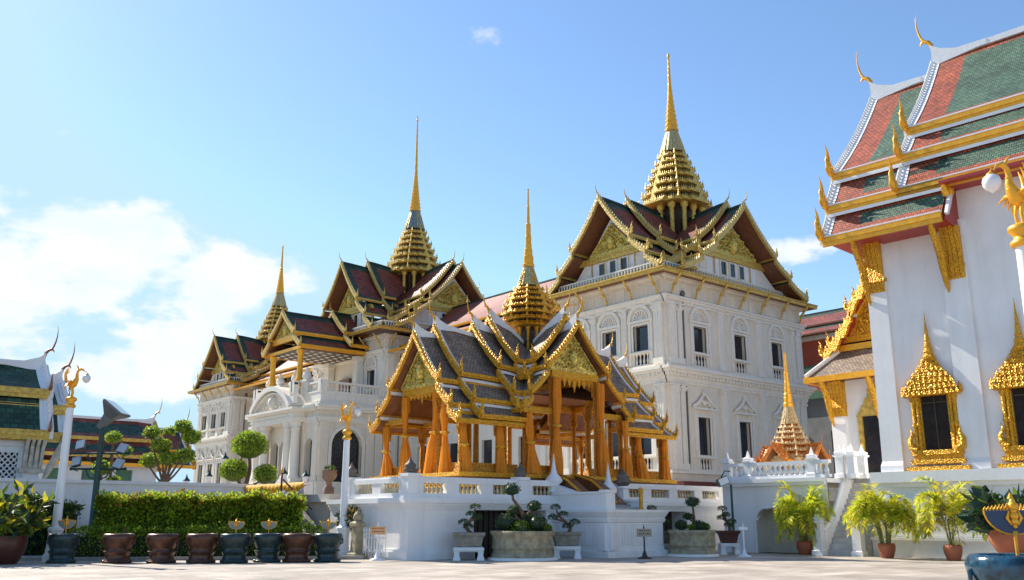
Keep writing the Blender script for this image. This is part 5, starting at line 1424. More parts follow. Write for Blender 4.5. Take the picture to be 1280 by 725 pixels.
# planting kerb
q = MB(); ang = math.atan2(-3.9, 6.0); q.M = Matrix.Translation((11.2, 39.2, 0)) @ Matrix.Rotation(ang, 4, 'Z'); q.box(-6, 10.9, 0, .25, 0, .14); q.box(-6, 10.9, .25, 3.8, 0, .1)
o = q.build('planting_kerb', kerbm); o['kind'] = 'structure'


def jar(label, x, y, r, h, m, group='glazed and bronze jars along the hedge', z0=0., fill=True):
    t = thing('jar', label, 'pot', (x, y, z0), random.random() * 6, group)
    mb = MB()
    mb.lathe([(.8 * r, .0), (.86 * r, .03 * h), (.86 * r, .1 * h), (.76 * r, .13 * h), (.74 * r, .26 * h), (.78 * r, .32 * h), (.84 * r, .36 * h), (.84 * r, .41 * h), (.76 * r, .45 * h), (.8 * r, .52 * h), (.92 * r, .66 * h), (1. * r, .8 * h), (1.02 * r, .88 * h), (.97 * r, .96 * h), (.9 * r, 1. * h), (.82 * r, .99 * h), (.8 * r, .9 * h), (.3 * r, .88 * h), (.01, .88 * h)], 28, (x, y, z0))
    mb.build('bowl', m, t)
    b = MB(); b.lathe([(.8 * r, .02 * h), (.9 * r, .03 * h), (.9 * r, .08 * h), (.8 * r, .09 * h)], 28, (x, y, z0))
    for k in range(10):
        a = k * .6283; b.ball((x + .84 * r * math.cos(a), y + .84 * r * math.sin(a), z0 + .05 * h), .11 * r, 6)
    b.cut(); b.lathe([(.8 * r, .36 * h), (.855 * r, .37 * h), (.855 * r, .4 * h), (.8 * r, .41 * h)], 28, (x, y, z0))
    for k in range(16):
        a = k * .3927; b.ball((x + .83 * r * math.cos(a), y + .83 * r * math.sin(a), z0 + .385 * h), .05 * r, 6)
    b.build('foot_ring', m, t)
    for sgn in (-1, 1):
        hd = MB(); cx, cy = x + sgn * RX * r * .93, y + sgn * RY * r * .93
        hd.tube([(cx, cy, z0 + .86 * h), (cx + sgn * RX * .1 * r, cy + sgn * RY * .1 * r, z0 + .8 * h), (cx + sgn * RX * .1 * r, cy + sgn * RY * .1 * r, z0 + .66 * h), (cx - sgn * RX * .05 * r, cy - sgn * RY * .05 * r, z0 + .62 * h)], .05 * r, 6)
        hd.build('handle', m, t)
    return t


jars = [(11.75, 36.6, bronze, 'brown bronze jar nearest the floodlight mast'), (12.99, 35.5, bronze, 'brown bronze jar in the middle of the three brown ones standing together'), (14.14, 34.6, bronze, 'brown bronze jar between two others and the first dark green jar'),
        (15.1, 33.85, greenbronze, 'dark green black jar holding the first gilded emblem stand of the row'), (16.3, 33.6, greenbronze, 'green glazed jar with a gilded emblem stand, left of the last bronze jar'),
        (17.2, 32.95, bronze, 'brown bronze jar standing between two dark green jars'), (18.25, 32.5, greenbronze, 'dark green jar beside the foot of the white lamp pole'), (10.15, 37.9, greenbronze, 'shaded dark green jar beside the croton pot, before a white lamp post')]
for x, y, m, lab in jars: jar(lab, x, y, .58 if m is bronze else .56, 1.06, m)


def emblem(label, x, y, z0, s, c_m, group='gilded emblem stands'):
    """half disc of coloured glass with a gilded crest, on a thin stem"""
    t = thing('emblem_stand', label, 'ornament', (x, y, z0), 0, group)
    M = Matrix.Translation((x, y, z0)) @ Matrix(((RX, .6468, 0, 0), (RY, .7627, 0, 0), (0, 0, 1, 0), (0, 0, 0, 1)))
    mb = MB(M); mb.lathe([(.035 * s, 0), (.035 * s, .62 * s)], 8); mb.lathe([(.09 * s, .6 * s), (.05 * s, .68 * s)], 8); mb.build('stem', steelgrey if s > .8 else goldp, t)
    d = MB(M); P_ = [(.6 * s * math.cos(R(a)), -.03 * s, 1.12 * s + .5 * s * math.sin(R(a))) for a in range(180, 361, 12)]
    d.ext(P_, (0, .06 * s, 0)); d.build('half_disc', c_m, t)
    g_ = MB(M); 
    g_.tube([(.61 * s * math.cos(R(a)), 0, 1.12 * s + .51 * s * math.sin(R(a))) for a in range(180, 361, 12)], .024 * s, 6)
    for sg in (-1, 1):
        for k in range(7): g_.tube([(sg * (.1 + .075 * k) * s, 0, 1.1 * s), (sg * (.12 + .08 * k) * s, -.02, (1.17 + .012 * (6 - k)) * s), (sg * (.17 + .075 * k) * s, 0, 1.13 * s)], [.03 * s, .03 * s, .008 * s], 6)
    for zz, r in ((.78, .05), (.88, .085), (1.0, .1), (1.1, .075), (1.2, .11), (1.3, .06)): g_.ball((0, -.05 * s, zz * s), r * s, 8)
    g_.spike((0, 0, 1.36 * s), .05 * s, .05 * s, .14 * s)
    for sg in (-1, 1): g_.tube([(sg * .07 * s, -.05 * s, .8 * s), (sg * .15 * s, -.05 * s, .95 * s), (sg * .1 * s, -.05 * s, 1.1 * s)], [.015 * s, .04 * s, .02 * s], 6)
    g_.build('gilded_crest', goldp, t)


cg = mat('tinted_glass_disc', (.20, .25, .24), .3, var=.2)
emblem('gilded emblem stand with pale disc in the dark green jar left of centre', 15.1, 33.85, .9, .5, cg)
emblem('gilded emblem stand in the green jar left of the bronze one', 16.3, 33.6, .9, .5, cg)
emblem('gilded emblem stand in the jar beside the white lamp pole', 18.25, 32.5, .9, .5, cg)
emblem('gilded emblem stand in the shaded jar at the left', 10.2, 37.9, .9, .55, cg)
# big blue jar at the right foreground with its own emblem
BJ = off((.6468 * 13.0, .7627 * 13.0), 6.86)
jar('large blue glazed jar standing nearest of all on the paving', BJ[0], BJ[1], .62, 1.13, blueglaze, None)
emblem('large gilded emblem with deep blue half disc rising from the blue jar', BJ[0] + .03, BJ[1] - .03, 1.0, .64, mat('deep_blue_disc', (.012, .04, .10), .2, var=.2))


def frond(lv, rnd, o, az, el, L_, droop, mi, lw=.085, ll=.46):
    d = Vector((math.cos(az) * math.cos(el), math.sin(az) * math.cos(el), math.sin(el))); p = Vector(o); n = 16; pts = [p.copy()]
    for k in range(n):
        d = (d + Vector((0, 0, -droop * (k / n) * .35))).normalized(); p = p + d * (L_ / n); pts.append(p.copy())
        sd_ = d.cross(Vector((0, 0, 1)))
        if sd_.length < .1: sd_ = Vector((1, 0, 0))
        sd_.normalize(); t = k / n
        if t > .14:
            l = ll * (1.15 - .75 * abs(t - .45)) * rnd.uniform(.85, 1.1)
            for s_ in (-1, 1):
                lv.leaf(p, (sd_ * s_ + d * .9 + Vector((0, 0, -.3 + .45 * rnd.random()))), Vector((0, 0, 1)) + rv(rnd) * .5, l, lw * rnd.uniform(.8, 1.3), rnd.choice(mi))
    return pts


def potted_palm(label, x, y, H_, n, spread, seed, potm=terracotta, pr=.34, group='potted palms before the white hall', yel=.5):
    rnd = random.Random(seed); t = thing('potted_palm', label, 'potted plant', (x, y, 0), 0, group)
    p = MB(); p.lathe([(pr * .7, 0), (pr * .75, .05), (pr, .32), (pr * 1.05, .5), (pr * .95, .6), (pr * .85, .58), (pr * .8, .5), (.01, .5)], 18, (x, y, 0)); p.build('pot', potm, t)
    st = MB(); lv = Leaves()
    for k in range(n):
        a = rnd.random() * 6.283; b = rnd.random() * pr * .6; bx, by = x + b * math.cos(a), y + b * math.sin(a)
        hh = H_ * rnd.uniform(.18, .5); tx, ty = bx + math.cos(a) * hh * .18, by + math.sin(a) * hh * .18
        st.tube([(bx, by, .45), ((bx + tx) / 2, (by + ty) / 2, .5 + hh * .5), (tx, ty, .5 + hh)], [.035, .028, .018], 5)
        for q in range(6):
            az = a + rnd.uniform(-1.7, 1.7); el = R(rnd.uniform(40, 86)); mi = (0, 1, 1, 1) if rnd.random() > yel else (1, 2, 2)
            pts = frond(lv, rnd, (tx, ty, .45 + hh), az, el, H_ * rnd.uniform(.42, .62) * spread, rnd.uniform(.9, 2.0), mi)
            st.tube(pts, [.014] * len(pts), 3)
    st.build('stem', mat('palm_cane', (.22, .22, .06), .6, var=.35), t); lv.build('fronds', [leafl, mat('lime_frond', (.66, .68, .05), .5, var=.25, transl=.5), leafy], t)


potted_palm('bushy lime green palm half hidden by the terrace stair post', 38.55, 24.65, 3.0, 11, .95, 11, yel=.15)
potted_palm('wide yellow green palm in a terracotta pot right of the stair', 37.7, 20.2, 3.0, 13, .98, 12, yel=.5)
potted_palm('taller arching palm in a terracotta pot below the gilded window', 37.4, 17.3, 2.7, 9, 1.15, 14, yel=.5)


def croton(label, x, y, pr, ph, H_, n, seed, potm, mats, ll, lw, spread=.7, z0=0., cat='potted plant', name='potted_shrub', stand=None):
    rnd = random.Random(seed); t = thing(name, label, cat, (x, y, z0))
    p = MB(); p.lathe([(pr * .6, 0), (pr * .7, .05 * ph), (pr * .98, .5 * ph), (pr * 1.02, .78 * ph), (pr, .94 * ph), (pr * 1.05, ph), (pr * .9, ph), (pr * .85, .85 * ph), (.01, .85 * ph)], 22, (x, y, z0)); p.build('pot', potm, t)
    lv = Leaves(); st = MB()
    for k in range(n):
        a = rnd.random() * 6.283; e = R(rnd.uniform(25, 88)); L_ = H_ * rnd.uniform(.4, 1.)
        d = Vector((math.cos(a) * math.cos(e) * spread, math.sin(a) * math.cos(e) * spread, math.sin(e))); b = Vector((x + .3 * pr * math.cos(a), y + .3 * pr * math.sin(a), z0 + .85 * ph)); tp = b + d * L_
        st.tube([b, b + d * L_ * .5, tp], [.025, .02, .012], 4)
        for q in range(12):
            bb = b + d * L_ * rnd.uniform(.35, 1.); lv.leaf(bb, (d * .6 + rv(rnd) + Vector((0, 0, .2))), rv(rnd), ll * rnd.uniform(.7, 1.2), lw, rnd.choice((0, 0, 1, 1, 2)))
    st.build('stem', bark, t); lv.build('foliage', mats, t)
    return t


croton('big croton with yellow and dark green leaves in a wide dark brown pot', 8.3, 38.6, .78, 1.0, 2.1, 75, 4, darkterra, [leafb, leafd, leafy], .5, .17, 1.0)
TB = off((.6468 * 29, .7627 * 29), 15.3)
q = thing('pot_stand', 'grey stone stand under the broad terracotta bowl', 'stand', (TB[0], TB[1], 0)); m = MB(); m.lathe([(.5, 0), (.5, .08), (.36, .14), (.32, .4), (.46, .5), (.46, .58)], 18, (TB[0], TB[1], 0)); m.build('pedestal', greyslate, q)
croton('broad terracotta bowl with dark broad leaves behind the blue jar', TB[0], TB[1], .66, .72, 1.3, 60, 9, terracotta, [leafb, leafb, leafd], .55, .28, 1.3, .58)

# stone planters and bonsai
def planter(label, x, y, r, h, seed, mini=False):
    rnd = random.Random(seed); t = thing('stone_planter', label, 'planter', (x, y, 0), 0, 'round stone planters before the platform')
    m = MB(); m.lathe([(r * 1.12, 0), (r * 1.12, .08), (r * 1.02, .1)], 40, (x, y, 0)); m.build('white_base', white, t)
    m = MB(); m.lathe([(r, .1), (r, .24), (r * .96, .26), (r * .96, .42), (r, .44), (r * 1.0, .5), (r * .98, .52), (r * .98, h - .2), (r * 1.03, h - .14), (r * 1.05, h), (r * .95, h), (r * .93, h - .06), (.01, h - .04)], 44, (x, y, 0)); m.build('carved_tub', mossy, t)
    sc = r / 1.3
    for k, (dx, dz, rr) in enumerate(((-.72, .32, .42), (.62, .3, .4), (.72, .12, .27), (0, .12, .34), (-.3, .1, .25), (1.0, .08, .2), (.3, .06, .24)) if not mini else ((-.6, .22, .33), (.35, .2, .35), (.7, .12, .3), (0, .08, .24))):
        c = (x + RX * dx * sc - .2 * .6468 * (k % 2), y + RY * dx * sc - .2 * .76 * (k % 2), h + dz * sc); lv = Leaves(); ball_leaves(lv, rnd, c, rr * sc, .85, 500, .07, (0, 0, 1)); o = lv.build('clipped_foliage', [leafb if k < 2 else leafd, leafl if k > 1 else leafd], t); mm = MB(); mm.ball(c, rr * sc * .88, 12, sq=.85); mm.build('inner_foliage', leafb, o)
    b = thing('bonsai', ('twisted dark bonsai with three round pads growing from ' if not mini else 'small upright bonsai with two round pads growing from ') + ('the wide planter before the dark door' if not mini else 'the planter right of the stair block'), 'bonsai', (x, y, h - .05))
    m = MB()
    if not mini:
        tr = [rel(.1, 0), rel(.2, .3), rel(.05, .6), rel(-.1, .85), rel(-.38, 1.25), rel(-.42, 1.5)]; m.tube([(x + a, y + c, h + e) for a, c, e in tr], [.16, .14, .11, .08, .06, .04], 7); m.tube([(x + a, y + c, h + e) for a, c, e in (rel(.1, .3), rel(.25, .7), rel(.42, .85))], [.1, .07, .04], 6); m.tube([(x + a, y + c, h + e) for a, c, e in (rel(0, .3), rel(-.25, .55), rel(-.35, .72))], [.09, .06, .04], 6)
        pads = [(-.45, 1.62, .34), (.48, .95, .27), (-.36, .78, .24), (.2, .5, .2)]
    else:
        m.tube([(x + a, y + c, h + e) for a, c, e in (rel(.1, 0), rel(.12, .5), rel(.08, 1.1))], [.07, .06, .04], 6); m.tube([(x + a, y + c, h + e) for a, c, e in (rel(.1, .3), rel(-.12, .5))], [.05, .03], 6)
        pads = [(.08, 1.18, .3), (-.14, .55, .2)]
    m.build('trunk', bark, b)
    for dx, z, rr in pads:
        lv = Leaves(); c = (x + RX * dx, y + RY * dx, h + z); ball_leaves(lv, rnd, c, rr, .75, 420, .07, (0, 0, 1)); o = lv.build('pad_foliage', [leafb, leafd], b); mm = MB(); mm.ball(c, rr * .85, 10, sq=.75); mm.build('inner_foliage', leafb, o)


planter('wide carved stone planter with clipped shrubs before the dark platform door', 25.15, 29.0, 1.26, 1.12, 21)
planter('smaller carved stone planter right of the white stair block', 33.3, 26.9, 1.02, 1.12, 22, True)


def tub_bonsai(label, x, y, seed, w=.62, lean=1, m=greyslate, dark=False):
    rnd = random.Random(seed); t = thing('bonsai_tub', label, 'bonsai', (x, y, 0), 0, 'bonsai in square tubs before the platform')
    M = Matrix.Translation((x, y, 0)) @ Matrix.Rotation(R(-38 if not dark else -40), 4, 'Z')
    q = MB(M)
    for a in (-1, 1):
        for b in (-1, 1): q.slabz(a * w * .72 - .1, a * w * .72 + .1, b * w * .5 - .1, b * w * .5 + .1, [(0, .05), (.1, .03), (.2, 0), (.34, .02)])
    q.slabz(-w * .85, w * .85, -w * .62, w * .62, [(.32, 0), (.38, .05), (.46, .05), (.5, 0)]); q.build('white_stand', white, t)
    q = MB(M); q.slabz(-w * .8, w * .8, -w * .58, w * .58, [(.5, -.06), (.54, 0), (.58, -.02), (.9, .06), (.96, .12), (1.06, .14), (1.06, .04), (.98, .0)]); q.build('stone_tub', m, t)
    q = MB(); L = lambda r, z, f=0: (x + rel(r, z, f)[0], y + rel(r, z, f)[1], z)
    q.tube([L(.1, 1.0), L(.2 * lean, 1.25), L(-.05 * lean, 1.5), L(-.3 * lean, 1.72), L(-.4 * lean, 2.0)], [.09, .08, .065, .05, .03], 7); q.tube([L(.15 * lean, 1.2), L(.35 * lean, 1.4)], [.05, .03], 5); q.tube([L(-.1 * lean, 1.5), L(-.5 * lean, 1.6)], [.045, .03], 5)
    q.build('trunk', bark, t)
    for r, z, rr in ((-.42, 2.05, .2), (.36, 1.45, .2), (-.55, 1.64, .19), (-.1, 1.78, .17), (.05, 1.3, .18)):
        lv = Leaves(); c = L(r * lean, z); ball_leaves(lv, rnd, c, rr, .6, 260, .06, (0, 0, 1)); lv.build('pad_foliage', [leafb, leafd], t)


tub_bonsai('spreading bonsai in a grey tub on a white stand left of the wide planter', 23.3, 30.15, 31, .66, -.6)
tub_bonsai('leaning bonsai in a grey tub on a white stand beside the stair block', 27.3, 28.7, 32, .6, 1)
tub_bonsai('half hidden bonsai tub between the stair block and the right planter', 33.1, 28.6, 33, .5, .8)
tub_bonsai('upright bonsai in a dark tub beside the green floodlight post', 36.3, 27.2, 34, .45, .5, darkterra, True)

# ------------------------------------------------------------------ lamp posts with gilded birds
def bird_lamp(label, x, y, H_, r, az, lit_side=1):
    t = thing('lamp_post', label, 'lamp post', (x, y, 0), 0, 'white lamp posts with gilded birds')
    m = MB(); m.lathe([(r * 2.3, 0), (r * 2.3, .25), (r * 1.9, .32), (r * 1.7, .6), (r * 1.6, 1.1), (r * 1.8, 1.16), (r * 1.8, 1.24), (r * 1.15, 1.32)], 8, (x, y, 0), smooth=False); m.build('plinth', cleanwhite, t)
    m = MB(); m.lathe([(r * 1.1, 1.3), (r, 1.5), (r * .82, H_ - 1.7)], 18, (x, y, 0)); m.build('pole', cleanwhite, t)
    m = MB(); z = H_ - 1.7; m.lathe([(r * .9, z), (r * 1.2, z + .03), (r * 1.25, z + .1), (r * .9, z + .14), (r * .85, z + .22), (r * 1.3, z + .3), (r * 1.3, z + .38), (r * .6, z + .44)], 14, (x, y, 0)); m.build('gilded_collar', goldp, t)
    M = Matrix.Translation((x, y, H_ - 1.27)) @ Matrix.Rotation(R(az), 4, 'Z') @ Matrix.Scale(.8, 4);
    b = MB(M)   # legs, upright body, arched neck and head of a standing swan-like bird
    for sy in (-.09, .09): b.tube([(0, sy, 0), (.03, sy, .22), (-.03, sy, .45)], [.045, .04, .06], 7)
    b.tube([(-.14, 0, .44), (-.08, 0, .5), (.02, 0, .62), (.1, 0, .78), (.16, 0, .95), (.14, 0, 1.12), (.17, 0, 1.3), (.28, 0, 1.4), (.41, 0, 1.36), (.5, 0, 1.27)], [.06, .13, .165, .14, .09, .065, .06, .07, .045, .01], 10)
    b.tube([(.2, 0, 1.4), (.13, 0, 1.52), (.06, 0, 1.62)], [.045, .03, .005], 6)
    for k in range(3): b.ball((.13 + .02 * k, 0, .8 + .14 * k), .12 - .025 * k, 8, sq=.35)
    b.build('bird_body', goldp, t)
    for sy in (-1, 1):
        w = MB(M)
        for k in range(5): w.tube([(.06 - .05 * k, sy * .1, .7 - .03 * k), (.02 - .06 * k, sy * .32, .74 - .05 * k), (-.04 - .06 * k, sy * (.66 - .06 * k), .7 - .1 * k)], [.05, .055, .012], 6)
        w.build('wing', goldp, t)
    w = MB(M)
    for k in range(5): w.tube([(-.12, 0, .55), (-.3 - .02 * k, (k - 2) * .05, .8), (-.34 - .03 * k, (k - 2) * .08, 1.1 + .05 * (2 - abs(k - 2))), (-.3 + .02 * k, (k - 2) * .11, 1.35 + .07 * (2 - abs(k - 2)))], [.05, .06, .05, .01], 6)
    w.build('tail', goldp, t)
    M = M @ Matrix.Translation((-.1, 0, .22))
    g_ = MB(M); g_.tube([(.58, 0, 1.02), (.66, 0, 1.06), (.7, 0, .98)], .018, 5); g_.lathe([(.03, .98), (.09, .93), (.1, .9)], 10, (.7, 0, 0)); g_.build('lamp_hanger', goldp, t)
    g_ = MB(M); g_.lathe([(.09, .9), (.17, .84), (.2, .74), (.19, .66), (.13, .56), (.04, .5), (.01, .47)], 14, (.7, 0, 0)); g_.build('lamp_globe', lampglass, t)


LP = off((.6468 * 36.2, .7627 * 36.2), -17.45)
bird_lamp('white lamp post with gilded bird beside the green roofed lattice window hall', LP[0], LP[1], 7.55, .165, -30)
bird_lamp('white lamp post with gilded bird in front of the palace arch door', 20.35, 35.0, 6.6, .16, -60)
LR = off((.6468 * 15.5, .7627 * 15.5), 9.05)
bird_lamp('closest white lamp post with gilded bird, in front of the tall white hall', LR[0], LR[1], 7.95, .175, 150)

# ------------------------------------------------------------------ floodlight mast and post
FM = off((.6468 * 39.5, .7627 * 39.5), -17.55)
t = thing('floodlight_mast', 'dark green floodlight mast with two crossarms and five lamps', 'floodlight', (FM[0], FM[1], 0))
L = lambda r, z, f=0: (FM[0] + rel(r, z, f)[0], FM[1] + rel(r, z, f)[1], z)
m = MB(); m.lathe([(.24, 0), (.24, .12), (.2, .18), (.16, .9), (.2, .95), (.2, 1.05), (.14, 1.1), (.13, 3.3), (.11, 5.3)], 12, (FM[0], FM[1], 0)); m.build('mast', greenpaint, t)
for z, w in ((4.3, 1.25), (3.65, 1.15)):
    m = MB(); m.tube([L(-w, z), L(w, z)], .05, 6)
    for s_ in (-1, 1): m.tube([L(0, z - .45), L(s_ * .35, z - .35), L(s_ * .5, z - .1), L(s_ * .45, z)], .035, 6); m.ball(L(s_ * w, z), .07, 6)
    m.build('crossarm', greenpaint, t)
for (r, z, tilt) in ((-.85, 4.65, -1), (.95, 4.5, 1), (-.95, 3.95, -1), (.85, 3.85, 1)):
    M = Matrix.Translation(L(r, z)) @ Matrix.Rotation(R(-40), 4, 'Z') @ Matrix.Rotation(R(tilt * 14), 4, 'Y') @ Matrix.Rotation(R(-35), 4, 'X')
    m = MB(M); m.loft([[(-.2, -.05, -.24), (.2, -.05, -.24), (.2, -.05, .24), (-.2, -.05, .24)], [(-.13, .16, -.16), (.13, .16, -.16), (.13, .16, .16), (-.13, .16, .16)]]); m.tube([(-.22, .02, 0), (-.22, .2, -.2), (.0, .22, -.34)], .025, 5); o = m.build('floodlight', steelgrey, t)
    m = MB(M); m.box(-.18, .18, -.07, -.05, -.22, .22); m.build('lamp_glass', lens, o)
m = MB(); m.tube([L(0, 5.2), L(.05, 5.5), L(.2, 5.75)], .07, 6)
A_ = Matrix.Translation(L(.35, 6.0)) @ Matrix.Rotation(R(-40), 4, 'Z') @ Matrix.Rotation(R(38), 4, 'Y')
m2 = MB(A_); m2.loft([[(x * w, y * w, z) for x, y in ((-1, -1), (1, -1), (1, 1), (-1, 1))] for z, w in ((-.8, .12), (-.5, .15), (-.2, .2), (.22, .5), (.32, .52))]); o = m2.build('big_shade', steelgrey, t); m.build('shade_arm', greenpaint, t)
m = MB(A_); m.box(-.48, .48, -.48, .48, .321, .34); m.build('lamp_glass', lens, o)
t = thing('floodlight_post', 'slim green post with a white box floodlight right of the platform', 'floodlight', (37.0, 27.4, 0))
m = MB(); m.lathe([(.1, 0), (.1, .1), (.06, .2), (.055, 3.2)], 10, (37.0, 27.4, 0)); m.build('post', greenpaint, t)
M = Matrix.Translation((36.75, 27.6, 3.35)) @ Matrix.Rotation(R(-40), 4, 'Z') @ Matrix.Rotation(R(-22), 4, 'Y')
m = MB(M); m.box(-.3, .22, -.1, .3, -.18, .2); m.tube([(-.05, .1, .2), (.25, .1, .42), (.5, .1, .3)], .03, 5); o = m.build('floodlight', greenpaint, t)
m = MB(M); m.box(-.27, .19, -.13, -.1, -.15, .17); m.build('lamp_glass', lampglass, o)

# ------------------------------------------------------------------ garden stair, gate, cloth, signs, lanterns
t = thing('garden_stair', 'grey stone stair climbing beside the hedge to the upper terrace', 'stairs', (20.4, 38, 0))
for u in (20.05, 20.72):
    m = MB(); m.ext([(u, 41.3, 2.55), (u, 40.9, 2.6), (u, 36.9, .45), (u, 36.7, 0), (u, 37.6, 0), (u, 41.3, 1.9)], (.26, 0, 0)); m.build('stringer', greyslate, t)
m = MB()
for k in range(11): m.box(20.31, 20.72, 36.9 + k * .38, 41.3, k * .22, k * .22 + .22)
m.build('steps', greywall, t)
m = MB(); m.ext([(20.03, 41.3, 2.0), (20.03, 37.4, 0), (20.03, 41.3, 0)], (-.1, 0, 0)); m.build('side_wall', white, t)
t = thing('stone_newel', 'mossy carved stone newel post at the foot of the garden stair', 'post', (20.45, 34.0, 0))
m = MB(); m.slabz(20.25, 20.65, 33.8, 34.2, [(0, .1), (.2, .1), (.25, 0), (1.25, -.03), (1.3, .05), (1.42, .05), (1.5, -.05)]); m.build('post', mossy, t); m = MB(); m.ball((20.45, 34, 1.66), .2, 10); m.spike((20.45, 34, 1.78), .12, .12, .25); m.build('carved_cap', mossy, t)
rnd = random.Random(3); t = thing('flower_bush', 'small bush with red and yellow flowers behind the stone newel', 'plant', (20.75, 35.2, 0)); lv = Leaves(); ball_leaves(lv, rnd, (20.75, 35.2, 1.5), .5, 1.1, 500, .16, (0, 0, 0, 1)); ball_leaves(lv, rnd, (20.7, 35.0, 1.75), .34, .7, 60, .16, (2, 3)); lv.build('foliage', [leafb, leafd, mat('red_petal', (.5, .02, .02), .5), mat('yellow_petal', (.75, .5, .03), .5)], t)
m = MB(); m.tube([(20.75, 35.2, 0), (20.72, 35.2, .7), (20.75, 35.2, 1.4)], [.05, .04, .03], 6); m.build('stem', bark, t)
t = thing('white_gate', 'low white picket gate between stone newel and platform', 'gate', (20.75, 33.2, 0))
m = MB()
for z in (.3, .85, 1.0): m.tube([(20.6, 33.75, z), (20.75, 32.3, z)], .03, 5)
for k in range(9):
    f_ = k / 8; m.tube([(20.6 + .15 * f_, 33.75 - 1.45 * f_, .12), (20.6 + .15 * f_, 33.75 - 1.45 * f_, 1.15)], .022, 5); m.spike((20.6 + .15 * f_, 33.75 - 1.45 * f_, 1.13), .04, .04, .14)
m.build('pickets', cleanwhite, t)
t = thing('parapet_cloth', 'yellow and pale lilac cloth draped along the parapet beside the lamp pole', 'cloth', (21.2, 43.8, 3.0))
def drape(zt, hgt, m_, du, nm):
    mb = MB(); n = 60; rings = []
    for k in range(n + 1):
        s_ = k / n; v = 46.2 - s_ * 6.4; sw = abs(math.sin(s_ * math.pi * 3)) ** .8; pl = .03 * math.sin(s_ * 95)
        zb = zt - hgt * (.45 + .55 * sw); rings.append([(20.93 - du + pl, v, zb), (20.88 - du + pl * 1.4, v, (zb + zt) / 2), (20.95 - du + pl, v, zt), (21.2, v, zt + .06 - du), (21.2, v, zt + .04 - du), (20.97 - du + pl, v, zt - .02), (20.9 - du + pl * 1.4 + .015, v, (zb + zt) / 2), (20.95 - du + pl + .015, v, zb)])
    mb.loft(rings, smooth=True); mb.build(nm, m_, t)
drape(3.27, .5, yellow, .03, 'yellow_drape'); drape(3.1, .75, palecloth, .0, 'lilac_drape')
t = thing('barrier_pole', 'dark red pole with gold tip and sloping arm beside the draped cloth', 'pole', (20.35, 40.6, 2.4))
m = MB(); m.tube([(20.35, 40.9, 2.3), (20.35, 40.9, 3.75)], .05, 6); m.tube([(20.4, 40.85, 3.4), (21.0, 39.0, 2.0)], .04, 6); m.build('shaft', mat('dark_red_paint', (.10, .012, .014), .4), t); m = MB(); m.lathe([(.06, 3.72), (.08, 3.8), (.03, 3.9), (.005, 4.02)], 8, (20.35, 40.9, 0)); m.build('gold_tip', goldp, t)


def sign(label, x, y, H_, w, h, m_post, m_board, lines, ink, name='sign', finial=True, lean=0):
    t = thing(name, label, 'sign', (x, y, 0)); M = Matrix.Translation((x, y, 0)) @ Matrix(((RX, .6468, 0, 0), (RY, .7627, 0, 0), (0, 0, 1, 0), (0, 0, 0, 1)))
    m = MB(M); m.lathe([(.3, 0), (.3, .04), (.12, .1), (.05, .3), (.035, .36), (.035, H_)], 10)
    if finial: m.spike((0, 0, H_), .03, .03, .16)
    m.build('stand', m_post, t)
    m = MB(M); m.box(-w / 2, w / 2, -.06, -.036, H_ - h - .05, H_ - .05); o = m.build('board', m_board, t)
    m = MB(M)
    for k in range(lines):          # worn lettering too small to read: short dashes of ink
        z = H_ - .05 - h * (k + .8) / (lines + .6); x0 = -w * .36
        rnd = random.Random(k + int(x * 10))
        while x0 < w * .34:
            l = rnd.uniform(.03, .08); m.box(x0, min(x0 + l, w * .38), -.064, -.06, z, z + h * .12); x0 += l + .025
    if m.f: m.build('lettering', ink, o)
sign('white stand with a small orange notice before the platform corner', 20.25, 32.1, 1.35, .62, .3, cleanwhite, mat('orange_notice', (.75, .42, .18), .6), 2, redpaint)
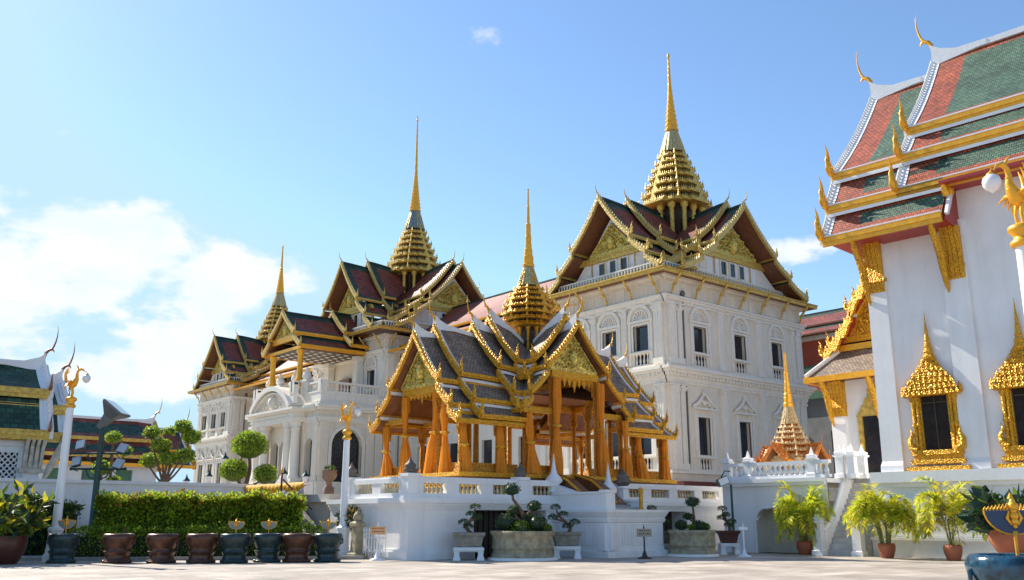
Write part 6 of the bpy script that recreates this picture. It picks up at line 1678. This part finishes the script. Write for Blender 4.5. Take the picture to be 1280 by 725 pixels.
sign('brown notice board on a dark post before the stair block', 29.45, 26.3, 1.25, .62, .32, wood_gap_dark, mat('weathered_board', (.36, .31, .22), .8, var=.2), 2, wood_gap_dark)
sign('plain white stand in front of the scalloped archway', 34.3, 24.9, 1.3, .4, .12, cleanwhite, cleanwhite, 0, white)


def lantern(label, x, y, z0, H_, dbl=False):
    t = thing('garden_lantern', label, 'lantern', (x, y, z0), 0, 'white lanterns before the palace')
    m = MB(); m.lathe([(.35, 0), (.35, .3), (.22, .4), (.2, H_ - 1.2), (.34, H_ - 1.1), (.34, H_ - 1.0)], 10, (x, y, z0)); m.build('post', trim, t)
    m = MB(); m.lathe([(.2, H_ - 1.0), (.28, H_ - .5)], 8, (x, y, z0)); m.build('lamp_glass', lampglass, t)
    m = MB(); m.lathe([(.36, H_ - .5), (.3, H_ - .38), (.12, H_ - .2), (.08, H_ - .1), (.01, H_ + .12)], 8, (x, y, z0)); m.build('black_cap', greenpaint, t)
def at(x, d): return off((.6468 * d, .7627 * d), d * (x - 640) / 1179.)
for i, (x, h, d, lab) in enumerate(((243, 2.6, 82, 'leftmost small white lantern before the far palace wing'), (270, 3.0, 82, 'white lantern second from the left before the far palace wing'), (288, 4.4, 80, 'tallest white lantern before the far palace wing'), (303, 3.0, 82, 'white lantern just left of the three ball topiary'), (362, 3.2, 82, 'white lantern right of the three ball topiary before the porch columns'), (388, 2.9, 80, 'white lantern left of the stone urn before the porch'))):
    p = at(x - (x - 640) * -.035, d); lantern(lab, p[0], p[1], 2.7, h)
p = at(409, 50)
t = thing('stone_urn', 'brown stone urn with dark plant above the draped cloth', 'urn', (p[0], p[1], 2.7)); m = MB(); m.lathe([(.3, 0), (.3, .5), (.18, .6), (.16, .8), (.36, 1.0), (.42, 1.2), (.38, 1.36), (.44, 1.42), (.36, 1.42), (.01, 1.3)], 16, (p[0], p[1], 2.7)); m.build('bowl', mat('brown_stone', (.25, .16, .11), .8, var=.3), t)
lv = Leaves(); ball_leaves(lv, random.Random(5), (p[0], p[1], 4.2), .26, .6, 160, .1, (0, 1)); lv.build('foliage', [leafb, leafd], t)
